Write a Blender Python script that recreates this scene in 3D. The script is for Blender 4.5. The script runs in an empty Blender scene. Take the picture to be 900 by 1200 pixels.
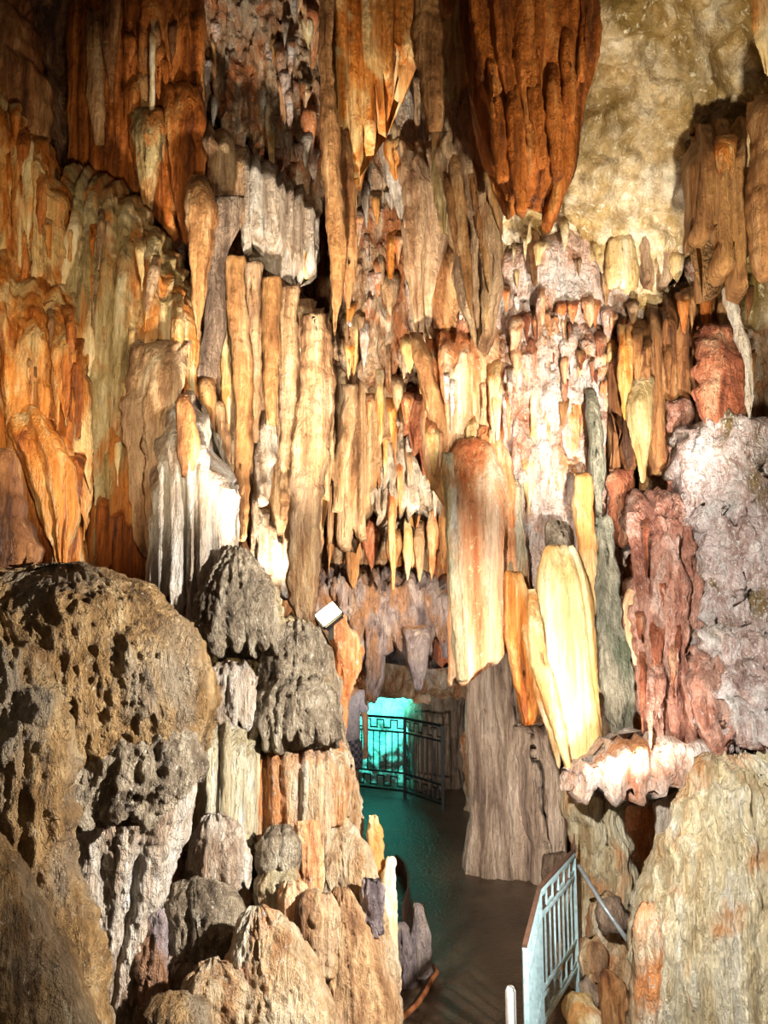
import bpy, math, random
import numpy as np
C = bpy.context.scene.collection
rng = np.random.RandomState(7)
PITCH = math.radians(7.6); CP, SP = math.cos(PITCH), math.sin(PITCH)
FPX = 901.0; CAMZ = 2.3

def at(px, py, D):
    """point of the place seen at photo pixel (px, py) at D metres of depth"""
    px = np.asarray(px, float); py = np.asarray(py, float)
    u = (px-450)/FPX; v = (600-py)/FPX
    y = CP - v*SP; z = SP + v*CP
    D = D + 0*px
    return np.stack([u/y*D, D, CAMZ + z/y*D], -1)

# ------------------------------------------------------------ noise
_perm = rng.permutation(256); _perm = np.concatenate([_perm, _perm, _perm])
_g = rng.normal(size=(256, 3)); _g /= np.linalg.norm(_g, axis=1)[:, None]
def noise(x, y, z):
    x, y, z = np.broadcast_arrays(x, y, z)
    xi, yi, zi = np.floor(x).astype(int), np.floor(y).astype(int), np.floor(z).astype(int)
    xf, yf, zf = x-xi, y-yi, z-zi
    def f(t): return t*t*t*(t*(t*6-15)+10)
    u, v, w = f(xf), f(yf), f(zf)
    r = 0
    for a in (0, 1):
        for b in (0, 1):
            for c in (0, 1):
                h = _perm[_perm[_perm[(xi+a) & 255] + ((yi+b) & 255)] + ((zi+c) & 255)]
                g = _g[h]
                d = g[..., 0]*(xf-a) + g[..., 1]*(yf-b) + g[..., 2]*(zf-c)
                r = r + d*(u if a else 1-u)*(v if b else 1-v)*(w if c else 1-w)
    return r*1.5
def fbm(P, f, o=4, sz=1.0, seed=0.0, gain=.5):
    r = 0; a = 1
    for i in range(o):
        r = r + a*noise(P[..., 0]*f+seed, P[..., 1]*f+seed*.7, P[..., 2]*f*sz+seed*1.3+i*7)
        a *= gain; f *= 2.03
    return r
def billow(P, f, o=3, sz=1.0, seed=0.0):
    r = 0; a = 1
    for i in range(o):
        r = r + a*(1-2*np.abs(noise(P[..., 0]*f+seed, P[..., 1]*f, P[..., 2]*f*sz+i*5)))
        a *= .55; f *= 2.1
    return r-0.8
def hash1(n): 
    return np.abs(np.sin(n*127.1+3.7)*43758.5453) % 1.0

# ------------------------------------------------------------ materials
def lin(c):
    return tuple(((v/255)/12.92 if v/255 <= .04045 else (((v/255)+.055)/1.055)**2.4) for v in c) + (1,)
MATS = {}
def nd(nt, t, **kw):
    n = nt.nodes.new(t)
    for k, v in kw.items():
        if k in n.inputs: n.inputs[k].default_value = v
        else: setattr(n, k, v)
    return n
def rock(name, cols, scale=3.0, stretch=.18, bump=.5, bscale=22, bstretch=.5, rough=.55, alt=None, altamt=.5, fleck=None, fleckamt=.35, dark=.7):
    m = bpy.data.materials.new(name); m.use_nodes = True
    nt = m.node_tree; L = nt.links; nt.nodes.clear()
    out = nd(nt, 'ShaderNodeOutputMaterial'); p = nd(nt, 'ShaderNodeBsdfPrincipled')
    L.new(p.outputs[0], out.inputs[0])
    geo = nd(nt, 'ShaderNodeNewGeometry'); oi = nd(nt, 'ShaderNodeObjectInfo')
    off = nd(nt, 'ShaderNodeVectorMath', operation='MULTIPLY_ADD')
    L.new(oi.outputs['Random'], off.inputs[0]); off.inputs[1].default_value = (9, 5, 13); L.new(geo.outputs['Position'], off.inputs[2])
    def mapped(s, st):
        n = nd(nt, 'ShaderNodeVectorMath', operation='MULTIPLY'); n.inputs[1].default_value = (s, s, s*st)
        L.new(off.outputs[0], n.inputs[0]); return n.outputs[0]
    def noi(vec, sc=1.0, det=4, dist=0., ro=.55):
        n = nd(nt, 'ShaderNodeTexNoise'); n.inputs['Scale'].default_value = sc; n.inputs['Detail'].default_value = det
        n.inputs['Distortion'].default_value = dist; n.inputs['Roughness'].default_value = ro
        L.new(vec, n.inputs['Vector']); return n.outputs['Fac']
    def mix(fac, a, b, bt='MIX'):
        n = nd(nt, 'ShaderNodeMix', data_type='RGBA', blend_type=bt)
        for s, v in ((0, fac), (6, a), (7, b)):
            if hasattr(v, 'is_linked') or hasattr(v, 'links'): L.new(v, n.inputs[s])
            else: n.inputs[s].default_value = v
        return n.outputs[2]
    def ramp(fac, stops):
        r = nd(nt, 'ShaderNodeValToRGB'); e = r.color_ramp.elements
        while len(e) < len(stops): e.new(.5)
        for k, (pos, c) in enumerate(stops): e[k].position = pos; e[k].color = c
        L.new(fac, r.inputs[0]); return r.outputs[0]
    n1 = noi(mapped(scale, stretch), 1.0, 6, .4, .62)
    k = len(cols)
    base = ramp(n1, [(.36+.28*i/(k-1), lin(c)) for i, c in enumerate(cols)])
    if alt:
        f = ramp(noi(mapped(scale*.45, .5), 1.0, 4, .6), [(.5-.12*altamt, (0, 0, 0, 1)), (.62-.12*altamt, (1, 1, 1, 1))])
        base = mix(f, base, lin(alt))
    if fleck:
        f = ramp(noi(mapped(scale*7, .55), 1.0, 5, .3, .7), [(.62-.2*fleckamt, (0, 0, 0, 1)), (.7-.2*fleckamt, (1, 1, 1, 1))])
        base = mix(f, base, lin(fleck))
    g = ramp(noi(mapped(scale*5, stretch*1.2), 1.0, 5, 0, .7), [(.35, (dark, dark*.97, dark*.93, 1)), (.62, (1.0, 1.0, 1.0, 1))])
    base = mix(1.0, base, g, 'MULTIPLY')
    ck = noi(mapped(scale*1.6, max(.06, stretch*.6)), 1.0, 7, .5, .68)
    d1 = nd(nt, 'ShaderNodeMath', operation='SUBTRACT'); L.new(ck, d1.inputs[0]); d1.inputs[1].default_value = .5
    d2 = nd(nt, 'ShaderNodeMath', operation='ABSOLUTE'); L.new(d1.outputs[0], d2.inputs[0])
    crease_shade = ramp(d2.outputs[0], [(.0, (.42, .36, .3, 1)), (.022, (1, 1, 1, 1))])  # shade of creases painted into the colour as thin dark lines
    base = mix(.62, base, crease_shade, 'MULTIPLY')
    L.new(base, p.inputs['Base Color'])
    h1 = noi(mapped(bscale, bstretch), 1.0, 5, .2, .65)
    b = nd(nt, 'ShaderNodeBump'); b.inputs['Strength'].default_value = min(1, bump*1.6); b.inputs['Distance'].default_value = .07
    hs = nd(nt, 'ShaderNodeMath', operation='MULTIPLY_ADD'); L.new(d2.outputs[0], hs.inputs[0]); hs.inputs[1].default_value = 2.0; L.new(h1, hs.inputs[2])
    L.new(hs.outputs[0], b.inputs['Height']); L.new(b.outputs[0], p.inputs['Normal'])
    p.inputs['Roughness'].default_value = rough; p.inputs['Specular IOR Level'].default_value = .35
    MATS[name] = m; return m
def plain(name, col, rough=.5, metal=0., emit=None, es=0., bump=0.):
    m = bpy.data.materials.new(name); m.use_nodes = True; nt = m.node_tree
    p = nt.nodes['Principled BSDF']; p.inputs['Roughness'].default_value = rough; p.inputs['Metallic'].default_value = metal
    n = nt.nodes.new('ShaderNodeTexNoise'); n.inputs['Scale'].default_value = 30; n.inputs['Detail'].default_value = 5
    geo = nt.nodes.new('ShaderNodeNewGeometry'); nt.links.new(geo.outputs['Position'], n.inputs['Vector'])
    r = nt.nodes.new('ShaderNodeValToRGB'); c = lin(col)
    r.color_ramp.elements[0].position = .35; r.color_ramp.elements[0].color = (c[0]*.7, c[1]*.7, c[2]*.7, 1)
    r.color_ramp.elements[1].position = .6; r.color_ramp.elements[1].color = c
    nt.links.new(n.outputs['Fac'], r.inputs[0]); nt.links.new(r.outputs[0], p.inputs['Base Color'])
    if bump:
        b = nt.nodes.new('ShaderNodeBump'); b.inputs['Strength'].default_value = bump; b.inputs['Distance'].default_value = .02
        nt.links.new(n.outputs['Fac'], b.inputs['Height']); nt.links.new(b.outputs[0], p.inputs['Normal'])
    if emit: p.inputs['Emission Color'].default_value = lin(emit); p.inputs['Emission Strength'].default_value = es
    MATS[name] = m; return m

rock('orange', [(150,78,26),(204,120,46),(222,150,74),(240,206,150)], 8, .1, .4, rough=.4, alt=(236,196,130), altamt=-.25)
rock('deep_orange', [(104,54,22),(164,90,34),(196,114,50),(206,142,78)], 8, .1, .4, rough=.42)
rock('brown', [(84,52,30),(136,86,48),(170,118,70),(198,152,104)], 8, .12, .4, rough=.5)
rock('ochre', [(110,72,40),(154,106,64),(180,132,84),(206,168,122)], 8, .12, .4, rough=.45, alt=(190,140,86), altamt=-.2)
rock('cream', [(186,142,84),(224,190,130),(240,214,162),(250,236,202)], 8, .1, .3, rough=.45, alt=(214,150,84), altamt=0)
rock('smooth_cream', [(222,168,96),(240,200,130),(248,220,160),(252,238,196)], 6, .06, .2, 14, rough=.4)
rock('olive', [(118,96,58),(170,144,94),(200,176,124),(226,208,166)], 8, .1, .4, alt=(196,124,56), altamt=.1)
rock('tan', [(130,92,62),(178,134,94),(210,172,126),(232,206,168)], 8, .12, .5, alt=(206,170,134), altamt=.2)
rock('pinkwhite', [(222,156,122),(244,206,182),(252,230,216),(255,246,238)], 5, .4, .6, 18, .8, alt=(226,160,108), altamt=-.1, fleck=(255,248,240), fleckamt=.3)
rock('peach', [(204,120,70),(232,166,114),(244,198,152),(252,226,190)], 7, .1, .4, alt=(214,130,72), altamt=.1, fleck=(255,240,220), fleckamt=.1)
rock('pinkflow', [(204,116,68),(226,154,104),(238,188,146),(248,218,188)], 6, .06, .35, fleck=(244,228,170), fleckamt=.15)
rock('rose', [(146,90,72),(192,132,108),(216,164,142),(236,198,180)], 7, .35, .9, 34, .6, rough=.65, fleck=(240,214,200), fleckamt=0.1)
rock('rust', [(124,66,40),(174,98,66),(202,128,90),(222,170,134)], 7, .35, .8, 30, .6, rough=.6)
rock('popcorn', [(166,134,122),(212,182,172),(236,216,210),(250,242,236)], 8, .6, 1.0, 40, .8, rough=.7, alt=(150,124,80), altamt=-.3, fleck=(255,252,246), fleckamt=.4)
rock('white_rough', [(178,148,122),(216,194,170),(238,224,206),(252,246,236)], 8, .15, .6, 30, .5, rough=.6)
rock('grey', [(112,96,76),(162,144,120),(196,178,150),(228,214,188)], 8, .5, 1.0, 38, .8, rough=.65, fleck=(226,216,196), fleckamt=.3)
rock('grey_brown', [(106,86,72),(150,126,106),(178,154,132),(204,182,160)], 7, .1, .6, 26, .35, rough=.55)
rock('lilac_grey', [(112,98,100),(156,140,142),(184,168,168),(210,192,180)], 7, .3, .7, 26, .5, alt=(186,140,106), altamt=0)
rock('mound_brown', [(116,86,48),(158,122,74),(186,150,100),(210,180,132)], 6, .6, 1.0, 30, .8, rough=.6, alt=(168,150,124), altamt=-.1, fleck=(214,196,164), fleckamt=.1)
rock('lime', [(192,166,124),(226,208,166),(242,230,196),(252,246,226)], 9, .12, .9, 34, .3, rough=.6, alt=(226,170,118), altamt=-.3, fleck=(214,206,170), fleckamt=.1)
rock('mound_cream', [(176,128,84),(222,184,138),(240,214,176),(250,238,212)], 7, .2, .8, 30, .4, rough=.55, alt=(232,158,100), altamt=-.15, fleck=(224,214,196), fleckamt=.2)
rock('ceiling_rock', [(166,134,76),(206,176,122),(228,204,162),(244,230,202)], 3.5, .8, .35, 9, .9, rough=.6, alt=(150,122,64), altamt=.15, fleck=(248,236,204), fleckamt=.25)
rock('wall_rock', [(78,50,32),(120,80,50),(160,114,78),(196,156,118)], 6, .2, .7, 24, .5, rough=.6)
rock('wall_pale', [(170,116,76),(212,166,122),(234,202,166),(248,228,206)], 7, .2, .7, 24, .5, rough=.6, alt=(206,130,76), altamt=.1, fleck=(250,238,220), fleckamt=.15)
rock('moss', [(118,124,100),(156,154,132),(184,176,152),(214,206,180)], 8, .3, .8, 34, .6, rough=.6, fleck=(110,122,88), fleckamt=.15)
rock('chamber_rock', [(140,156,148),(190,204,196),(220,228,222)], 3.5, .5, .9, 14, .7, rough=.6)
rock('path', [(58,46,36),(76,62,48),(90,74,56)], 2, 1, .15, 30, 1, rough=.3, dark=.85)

# ------------------------------------------------------------ objects
def tag(o, label, cat, group=None, kind=None):
    if kind: o['kind'] = kind
    if label: o['label'] = label
    if cat: o['category'] = cat
    if group: o['group'] = group
def mesh_obj(name, V, F, mat, parent=None, loc=None, smooth=True):
    V = np.asarray(V, float)
    if loc is None and parent is None:
        loc = np.array([(V[:, 0].min()+V[:, 0].max())/2, (V[:, 1].min()+V[:, 1].max())/2, V[:, 2].min()])
    if loc is None: loc = np.zeros(3)
    me = bpy.data.meshes.new(name)
    me.from_pydata((V-loc).tolist(), [], F)
    me.materials.append(MATS[mat] if isinstance(mat, str) else mat)
    if smooth: me.polygons.foreach_set('use_smooth', [True]*len(me.polygons))
    me.update()
    o = bpy.data.objects.new(name, me); C.objects.link(o); o.location = loc
    if parent: o.parent = parent
    return o
def smooth_interp(t, tk, vk, w=.06):
    """linear interpolation with rounded corners"""
    r = 0
    for d, k in ((-1, .2), (-.5, .2), (0, .2), (.5, .2), (1, .2)):
        r = r + k*np.interp(np.clip(t+d*w, 0, 1), tk, vk)
    e = np.minimum(1, np.minimum(t, 1-t)/w)
    return np.interp(t, tk, vk)*(1-e) + r*e
SEED = [0]
def body(name, label, cat, mat, D=5.0, rows=None, cols=None, th=None, thm=None, fl=(0, 0), rough=(6, .012), fine=.004,
         fringe=0, terr=None, ground=False, group=None, res=3.0, n=2.4, cap=(.1, .05), lump=0, parent=None, wob=0, rings=0, drip=0, edge=.22, back=0, streak=.005):
    """a closed body lofted between an outline; depth and thickness in metres"""
    SEED[0] += 1; sd = SEED[0]*3.17
    K = rows or cols
    K = [k if len(k) == 4 else (*k, D) for k in K]; K = np.array(K, float)
    if rows:
        tk = (K[:, 0]-K[0, 0])/(K[-1, 0]-K[0, 0]); H = K[-1, 0]-K[0, 0]; W = (K[:, 2]-K[:, 1]).max()
    else:
        tk = (K[:, 0]-K[0, 0])/(K[-1, 0]-K[0, 0]); W = K[-1, 0]-K[0, 0]; H = (K[:, 2]-K[:, 1]).max()
    nr = int(min(260, max(8, H/res))); kf = int(min(260, max(9, W/res*1.3))); kb = max(5, kf//3)
    vf = np.linspace(-1, 1, kf); vb = np.linspace(1, -1, kb+2)[1:-1]
    uf = .55*vf + .45*np.sin(np.pi/2*vf); ub = .55*vb + .45*np.sin(np.pi/2*vb)
    u = np.concatenate([uf, ub]); sgn = np.concatenate([-np.ones(kf), np.ones(kb)])
    s = sgn*(np.clip(1-np.abs(u)**n, 0, 1))**(1/n)
    t = np.linspace(0, 1, nr)
    T, U = np.meshgrid(t, u, indexing='ij'); S = np.broadcast_to(s, T.shape)
    if rows:
        y = K[0, 0]+t*H; xl = smooth_interp(t, tk, K[:, 1]); xr = smooth_interp(t, tk, K[:, 2]); d = smooth_interp(t, tk, K[:, 3])
        PX = ((xl+xr)/2)[:, None] + ((xr-xl)/2)[:, None]*U; PY = y[:, None]+0*U; DD = d[:, None]+0*U
        if name == 'stalactite' and not any(w in label for w in ('blunt', 'pipe', 'stub', 'broad', 'big', 'large')):
            tp = np.interp(1-np.clip((t-.5)/.5, 0, 1)**2*.72, [0, 1], [0, 1]); PX = ((xl+xr)/2)[:, None]+(PX-((xl+xr)/2)[:, None])*tp[:, None]; xl, xr = (xl+xr)/2-(xr-xl)/2*tp, (xl+xr)/2+(xr-xl)/2*tp
        hw = ((xr-xl)/2/FPX*d)[:, None]
        TH = hw*(th if th is not None else 1.0) if thm is None else np.minimum(thm, hw*1.2)+0*hw
    else:
        q = (U+1)/2
        yt = smooth_interp(q, tk, K[:, 1], .03); yb = smooth_interp(q, tk, K[:, 2], .03); DD = smooth_interp(q, tk, K[:, 3])
        PX = K[0, 0]+q*W; PY = yt+(yb-yt)*T
        TH = (thm if thm is not None else (th or .5)*W/2/FPX*D)+0*T
    wpx = K[:, 2]-K[:, 1] if rows else None
    if rows and edge: # ragged outline
        PX = PX + edge*((xr-xl)[:, None])*noise(PY*.012+sd, np.sign(U)*2.5, 0*U+sd) + edge*.5*((xr-xl)[:, None])*noise(PY*.05+sd, np.sign(U)*2.5, 0*U)
    if back: DD = DD + back*np.clip(1-T/.3, 0, 1)**1.8
    if ground: cap = (cap[0], 0)
    c = np.ones(nr)
    if cap[0] > 0: a = np.clip(t/cap[0], 0, 1); c = c*np.sqrt(np.clip(1-(1-a)**2, 0, 1)+1e-4)
    if cap[1] > 0: a = np.clip((1-t)/cap[1], 0, 1); c = c*np.sqrt(np.clip(1-(1-a)**2, 0, 1)+1e-4)
    # phase of the flutes along the girth
    P = at(PX, PY, DD); P[..., 1] += S*TH*c[:, None]
    mid = P[nr//2]; arc = np.concatenate([[0], np.cumsum(np.linalg.norm(np.diff(mid, axis=0), axis=1))])
    A = np.broadcast_to(arc, T.shape)
    f, fa = fl
    ph = A*f + 1.1*noise(A*f*.45+sd, P[..., 2]*.4+sd, 0*A) + .3*noise(A*f*.9, P[..., 2]*1.0+sd, 0*A+3.3) + sd
    g = np.abs(np.sin(np.pi*ph)); cell = np.floor(ph)
    if fringe:
        k = np.clip((T-.35)/.65, 0, 1)**1.3
        PY2 = PY + fringe*k*((.35+.65*hash1(cell+sd))*g**.8 - .45)
        P = at(PX, PY2, DD); P[..., 1] += S*TH*c[:, None]
    if wob:
        P[..., 0] += wob*noise(P[..., 2]*1.3+sd, 0*T, 0*T); P[..., 1] += wob*noise(P[..., 2]*1.3, 0*T+sd, 0*T)
    if ground:
        last = P[-1].copy(); m = max(4, nr//8); z0 = last[:, 2]; ext = []
        for i in range(1, m+1):
            e = last.copy(); e[:, 2] = z0+(-.12-z0)*i/m
            cx = last.mean(0); e[:, 0] += (last[:, 0]-cx[0])*.06*i/m; e[:, 1] += (last[:, 1]-cx[1])*.06*i/m; ext.append(e)
        P = np.concatenate([P, np.array(ext)]); A = np.broadcast_to(arc, P.shape[:2]); nr = len(P)
        ph = A*f + 1.1*noise(A*f*.45+sd, P[..., 2]*.4+sd, 0*A) + .3*noise(A*f*.9, P[..., 2]*1.0+sd, 0*A+3.3) + sd
        g = np.abs(np.sin(np.pi*ph))
    # normals
    dr = np.gradient(P, axis=0); dk = np.roll(P, -1, 1)-np.roll(P, 1, 1)
    N = np.cross(dk, dr); l = np.linalg.norm(N, axis=-1, keepdims=True); N = N/np.maximum(l, 1e-9)
    cen = P.mean(1, keepdims=True)
    if (N*(P-cen)).sum() < 0: N = -N
    disp = 0
    if fa: disp = disp + fa*(g**.8-.6) + fa*.35*(np.abs(np.sin(np.pi*ph*2.37+1))-.6)
    disp = disp + rough[1]*fbm(P, rough[0], 4, .45, sd) + fine*billow(P, 30, 2, .5, sd)
    if lump: disp = disp + lump*fbm(P, 1.6, 3, .8, sd+5)
    disp = disp + streak*billow(P*np.array([1, 1, .12]), 16, 3, 1, sd)
    if rings: disp = disp + rings*2*noise(P[..., 2]*16+2*noise(P[..., 0]*3, P[..., 1]*3, P[..., 2]*2+sd), P[..., 0]*2.5, P[..., 1]*2.5+sd)
    if drip:
        disp = disp + drip*billow(P*np.array([1, 1, .35]), 9, 3, 1, sd)
    if terr:
        per, ta = terr
        q = -P[..., 2]/per + .8*noise(P[..., 0]*1.6+sd, P[..., 1]*1.6, P[..., 2]*.5) + .22*np.abs(np.sin(A*14+2*noise(A*4, P[..., 2], 0*A+sd))) + .15*noise(P[..., 0]*9, P[..., 1]*9, P[..., 2]*3)
        fr = q-np.floor(q); amp = .35+.65*hash1(np.floor(q)+sd)
        disp = disp + ta*amp*(np.where(fr < .86, (fr/.86)**.8, (1-(fr-.86)/.14))-.45)
    P = P + N*disp[..., None]
    if ground: P[-1, :, 2] = np.minimum(P[-1, :, 2], -.03)
    M = P.shape[1]; idx = np.arange(nr*M).reshape(nr, M)
    a = idx[:-1]; b = idx[1:]
    F = np.stack([a, np.roll(a, -1, 1), np.roll(b, -1, 1), b], -1).reshape(-1, 4).tolist()
    F.append(idx[0][::-1].tolist()); F.append(idx[-1].tolist())
    o = mesh_obj(name, P.reshape(-1, 3), F, mat, parent)
    tag(o, label, cat, group)
    return o
def sheet(name, mat, pxs, pys, Dg, fl=(0, 0), rough=(2, .1), drip=0, lump=0, res=90, kind='structure', floor=True, fine=.004):
    SEED[0] += 1; sd = SEED[0]*2.3
    Dg = np.array(Dg, float); pxs = np.array(pxs, float); pys = np.array(pys, float)
    nx = int((pxs[-1]-pxs[0])/res*18)+2; ny = int((pys[-1]-pys[0])/res*18)+2
    nx = min(nx, 320); ny = min(ny, 380)
    X = np.linspace(pxs[0], pxs[-1], nx); Y = np.linspace(pys[0], pys[-1], ny)
    tx = (X-pxs[0])/(pxs[-1]-pxs[0]); ty = (Y-pys[0])/(pys[-1]-pys[0])
    R = np.array([smooth_interp(tx, (pxs-pxs[0])/(pxs[-1]-pxs[0]), r, .08) for r in Dg])
    Z = np.array([smooth_interp(ty, (pys-pys[0])/(pys[-1]-pys[0]), R[:, i], .08) for i in range(nx)]).T
    PX, PY = np.meshgrid(X, Y); P = at(PX, PY, Z)
    dr = np.gradient(P, axis=0); dk = np.gradient(P, axis=1)
    N = np.cross(dk, dr); N /= np.maximum(np.linalg.norm(N, axis=-1, keepdims=True), 1e-9)
    if (N*(np.array([0, 0, 2.3])-P)).sum() < 0: N = -N
    A = P[..., 0]*.8+P[..., 1]*.5; f, fa = fl
    ph = A*f + 1.2*noise(A*f*.4, P[..., 2]*.5, 0*A+sd); g = np.abs(np.sin(np.pi*ph))
    disp = fa*g**.8 + rough[1]*fbm(P, rough[0], 5, .6, sd) + fine*billow(P, 28, 2, .5, sd)
    if drip: disp = disp + drip*billow(P*np.array([1, 1, .4]), 5, 4, 1, sd)
    if lump: disp = disp + lump*billow(P, 2.2, 3, 1, sd)
    P = P+N*disp[..., None]
    if floor: P[..., 2] = np.maximum(P[..., 2], -.15)
    idx = np.arange(nx*ny).reshape(ny, nx)
    F = np.stack([idx[:-1, :-1], idx[:-1, 1:], idx[1:, 1:], idx[1:, :-1]], -1).reshape(-1, 4).tolist()
    o = mesh_obj(name, P.reshape(-1, 3), F, mat)
    o['kind'] = kind
    return o
def bars(name, segs, mat, parent=None):
    """square bars between pairs of points, joined as one mesh; segs = [(p, q, half width), ...]"""
    V, F = [], []
    for p, q, r in segs:
        p = np.array(p, float); q = np.array(q, float); d = q-p; d /= np.linalg.norm(d)
        up = np.array([0, 0, 1.]) if abs(d[2]) < .9 else np.array([1., 0, 0])
        a = np.cross(d, up); a /= np.linalg.norm(a); b = np.cross(a, d)
        k = len(V)
        for e in (p-d*r*.5, q+d*r*.5):
            for sa, sb in ((-1, -1), (1, -1), (1, 1), (-1, 1)): V.append(e+a*r*sa+b*r*sb)
        F += [[k, k+1, k+2, k+3], [k+7, k+6, k+5, k+4]]
        for i in range(4): F.append([k+i, k+4+i, k+4+(i+1) % 4, k+(i+1) % 4])
    return mesh_obj(name, V, F, mat, parent, smooth=False)
def tube(name, pts, r, mat, parent=None, n=10, loc=None):
    pts = np.array(pts, float); r = np.broadcast_to(r, len(pts))
    tg = np.gradient(pts, axis=0); tg /= np.linalg.norm(tg, axis=1)[:, None]
    V = []; 
    for p, d, rr in zip(pts, tg, r):
        up = np.array([0, 0, 1.]) if abs(d[2]) < .95 else np.array([0, 1., 0])
        a = np.cross(d, up); a /= np.linalg.norm(a); b = np.cross(a, d)
        for k in range(n): V.append(p+rr*(a*math.cos(2*math.pi*k/n)+b*math.sin(2*math.pi*k/n)))
    F = [[i*n+k, i*n+(k+1) % n, (i+1)*n+(k+1) % n, (i+1)*n+k] for i in range(len(pts)-1) for k in range(n)]
    F += [list(range(n))[::-1], [(len(pts)-1)*n+k for k in range(n)]]
    return mesh_obj(name, V, F, mat, parent, loc)
def empty(name, loc, label, cat, group=None):
    o = bpy.data.objects.new(name, None); C.objects.link(o); o.location = loc; o.empty_display_size = .1
    tag(o, label, cat, group); return o
# ------------------------------------------------------------ the setting
gx, gy = np.meshgrid(np.linspace(-5, 5, 90), np.linspace(-1, 13, 120))
gz = .012*noise(gx*1.2, gy*1.2, 0*gx)
idx = np.arange(90*120).reshape(120, 90)
fo = mesh_obj('floor', np.stack([gx, gy, gz], -1).reshape(-1, 3), np.stack([idx[:-1, :-1], idx[:-1, 1:], idx[1:, 1:], idx[1:, :-1]], -1).reshape(-1, 4).tolist(), 'path')
fo['kind'] = 'structure'
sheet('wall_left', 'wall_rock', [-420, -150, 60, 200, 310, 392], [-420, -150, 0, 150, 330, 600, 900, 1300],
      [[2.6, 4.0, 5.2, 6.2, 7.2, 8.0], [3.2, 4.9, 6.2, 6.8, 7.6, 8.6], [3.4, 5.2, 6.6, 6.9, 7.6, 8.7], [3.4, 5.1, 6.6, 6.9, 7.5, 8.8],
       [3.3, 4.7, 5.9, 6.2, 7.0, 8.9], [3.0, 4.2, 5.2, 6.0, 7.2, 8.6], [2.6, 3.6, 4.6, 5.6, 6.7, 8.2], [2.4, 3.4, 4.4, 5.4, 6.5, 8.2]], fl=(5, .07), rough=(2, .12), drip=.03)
sheet('wall_back', 'wall_pale', [200, 300, 360, 420, 480, 540, 620], [-420, -150, 0, 150, 330, 480, 600, 690, 760, 815],
      [[6.5, 7, 7, 7, 7, 6.6, 6], [7.2, 7.6, 7.6, 7.6, 7.3, 6.8, 6], [7.4, 7.8, 7.9, 7.8, 7.4, 6.8, 6.2], [7.5, 8, 8.2, 8, 7.6, 7, 6.4], [7.5, 8, 8.3, 8.1, 7.8, 7.2, 6.6],
       [7.5, 8.2, 8.4, 8.3, 8.0, 7.6, 7], [7.5, 8.4, 8.5, 8.5, 8.4, 8.2, 8], [7.5, 8.4, 8.5, 8.5, 8.5, 8.5, 8.4], [7.5, 8.4, 8.8, 8.9, 8.9, 8.9, 8.8], [7.5, 8.8, 9.4, 9.5, 9.5, 9.5, 9.2]],
      fl=(6, .08), rough=(3, .1), drip=.08)
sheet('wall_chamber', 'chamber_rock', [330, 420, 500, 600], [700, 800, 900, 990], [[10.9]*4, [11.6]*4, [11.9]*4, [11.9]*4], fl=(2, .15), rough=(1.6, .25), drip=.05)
sheet('wall_right', 'wall_pale', [552, 580, 620, 700, 800, 900, 1050, 1300], [150, 300, 450, 600, 760, 900, 1050, 1400],
      [[7.0, 6.6, 6.3, 6.2, 6.0, 5.6, 5.0, 4.0], [7.2, 6.5, 6.2, 6.1, 6.2, 5.9, 5.0, 3.8], [7.4, 6.2, 5.8, 5.8, 6.4, 6.0, 4.8, 3.5], [7.8, 6.4, 5.7, 5.7, 6.2, 5.7, 4.6, 3.2],
       [8.6, 7.8, 6.6, 6.0, 6.0, 5.4, 4.4, 3.0], [9.6, 8.8, 8.0, 6.8, 6.2, 5.4, 4.2, 3.0], [9.6, 8.9, 8.1, 7.2, 6.2, 5.4, 4.1, 2.8], [9.6, 8.9, 8.1, 7.2, 6.2, 5.4, 4, 2.6]],
      fl=(4, .05), rough=(2.5, .08), drip=.05)
sheet('ceiling', 'ceiling_rock', [560, 640, 740, 860, 1000, 1300], [-700, -300, -100, 40, 160, 280, 370, 430],
      [[2.0, 2.0, 2.0, 2.0, 2.0, 2.0], [3.4, 3.0, 3.0, 3.0, 2.9, 2.6], [4.4, 4.1, 3.9, 3.9, 3.8, 3.2], [5.2, 4.7, 4.5, 4.6, 4.3, 3.6], [5.7, 5.1, 4.9, 5.0, 4.6, 3.8], [6.1, 5.5, 5.2, 5.4, 5.0, 4.0],
       [6.4, 5.8, 5.5, 5.9, 5.4, 4.2], [6.8, 6.4, 6.3, 6.6, 6, 4.6]], rough=(2.6, .15), drip=.05, lump=.13, floor=False)
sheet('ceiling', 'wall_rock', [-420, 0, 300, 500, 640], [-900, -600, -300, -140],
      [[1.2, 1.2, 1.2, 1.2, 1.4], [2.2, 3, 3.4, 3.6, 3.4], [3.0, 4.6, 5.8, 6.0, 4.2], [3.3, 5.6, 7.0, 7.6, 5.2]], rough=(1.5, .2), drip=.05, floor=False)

DR = 'flowstone_drapery'; ST = 'stalactite'; CO = 'cave_column'; MO = 'flowstone_mound'; BO = 'boulder'
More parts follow.
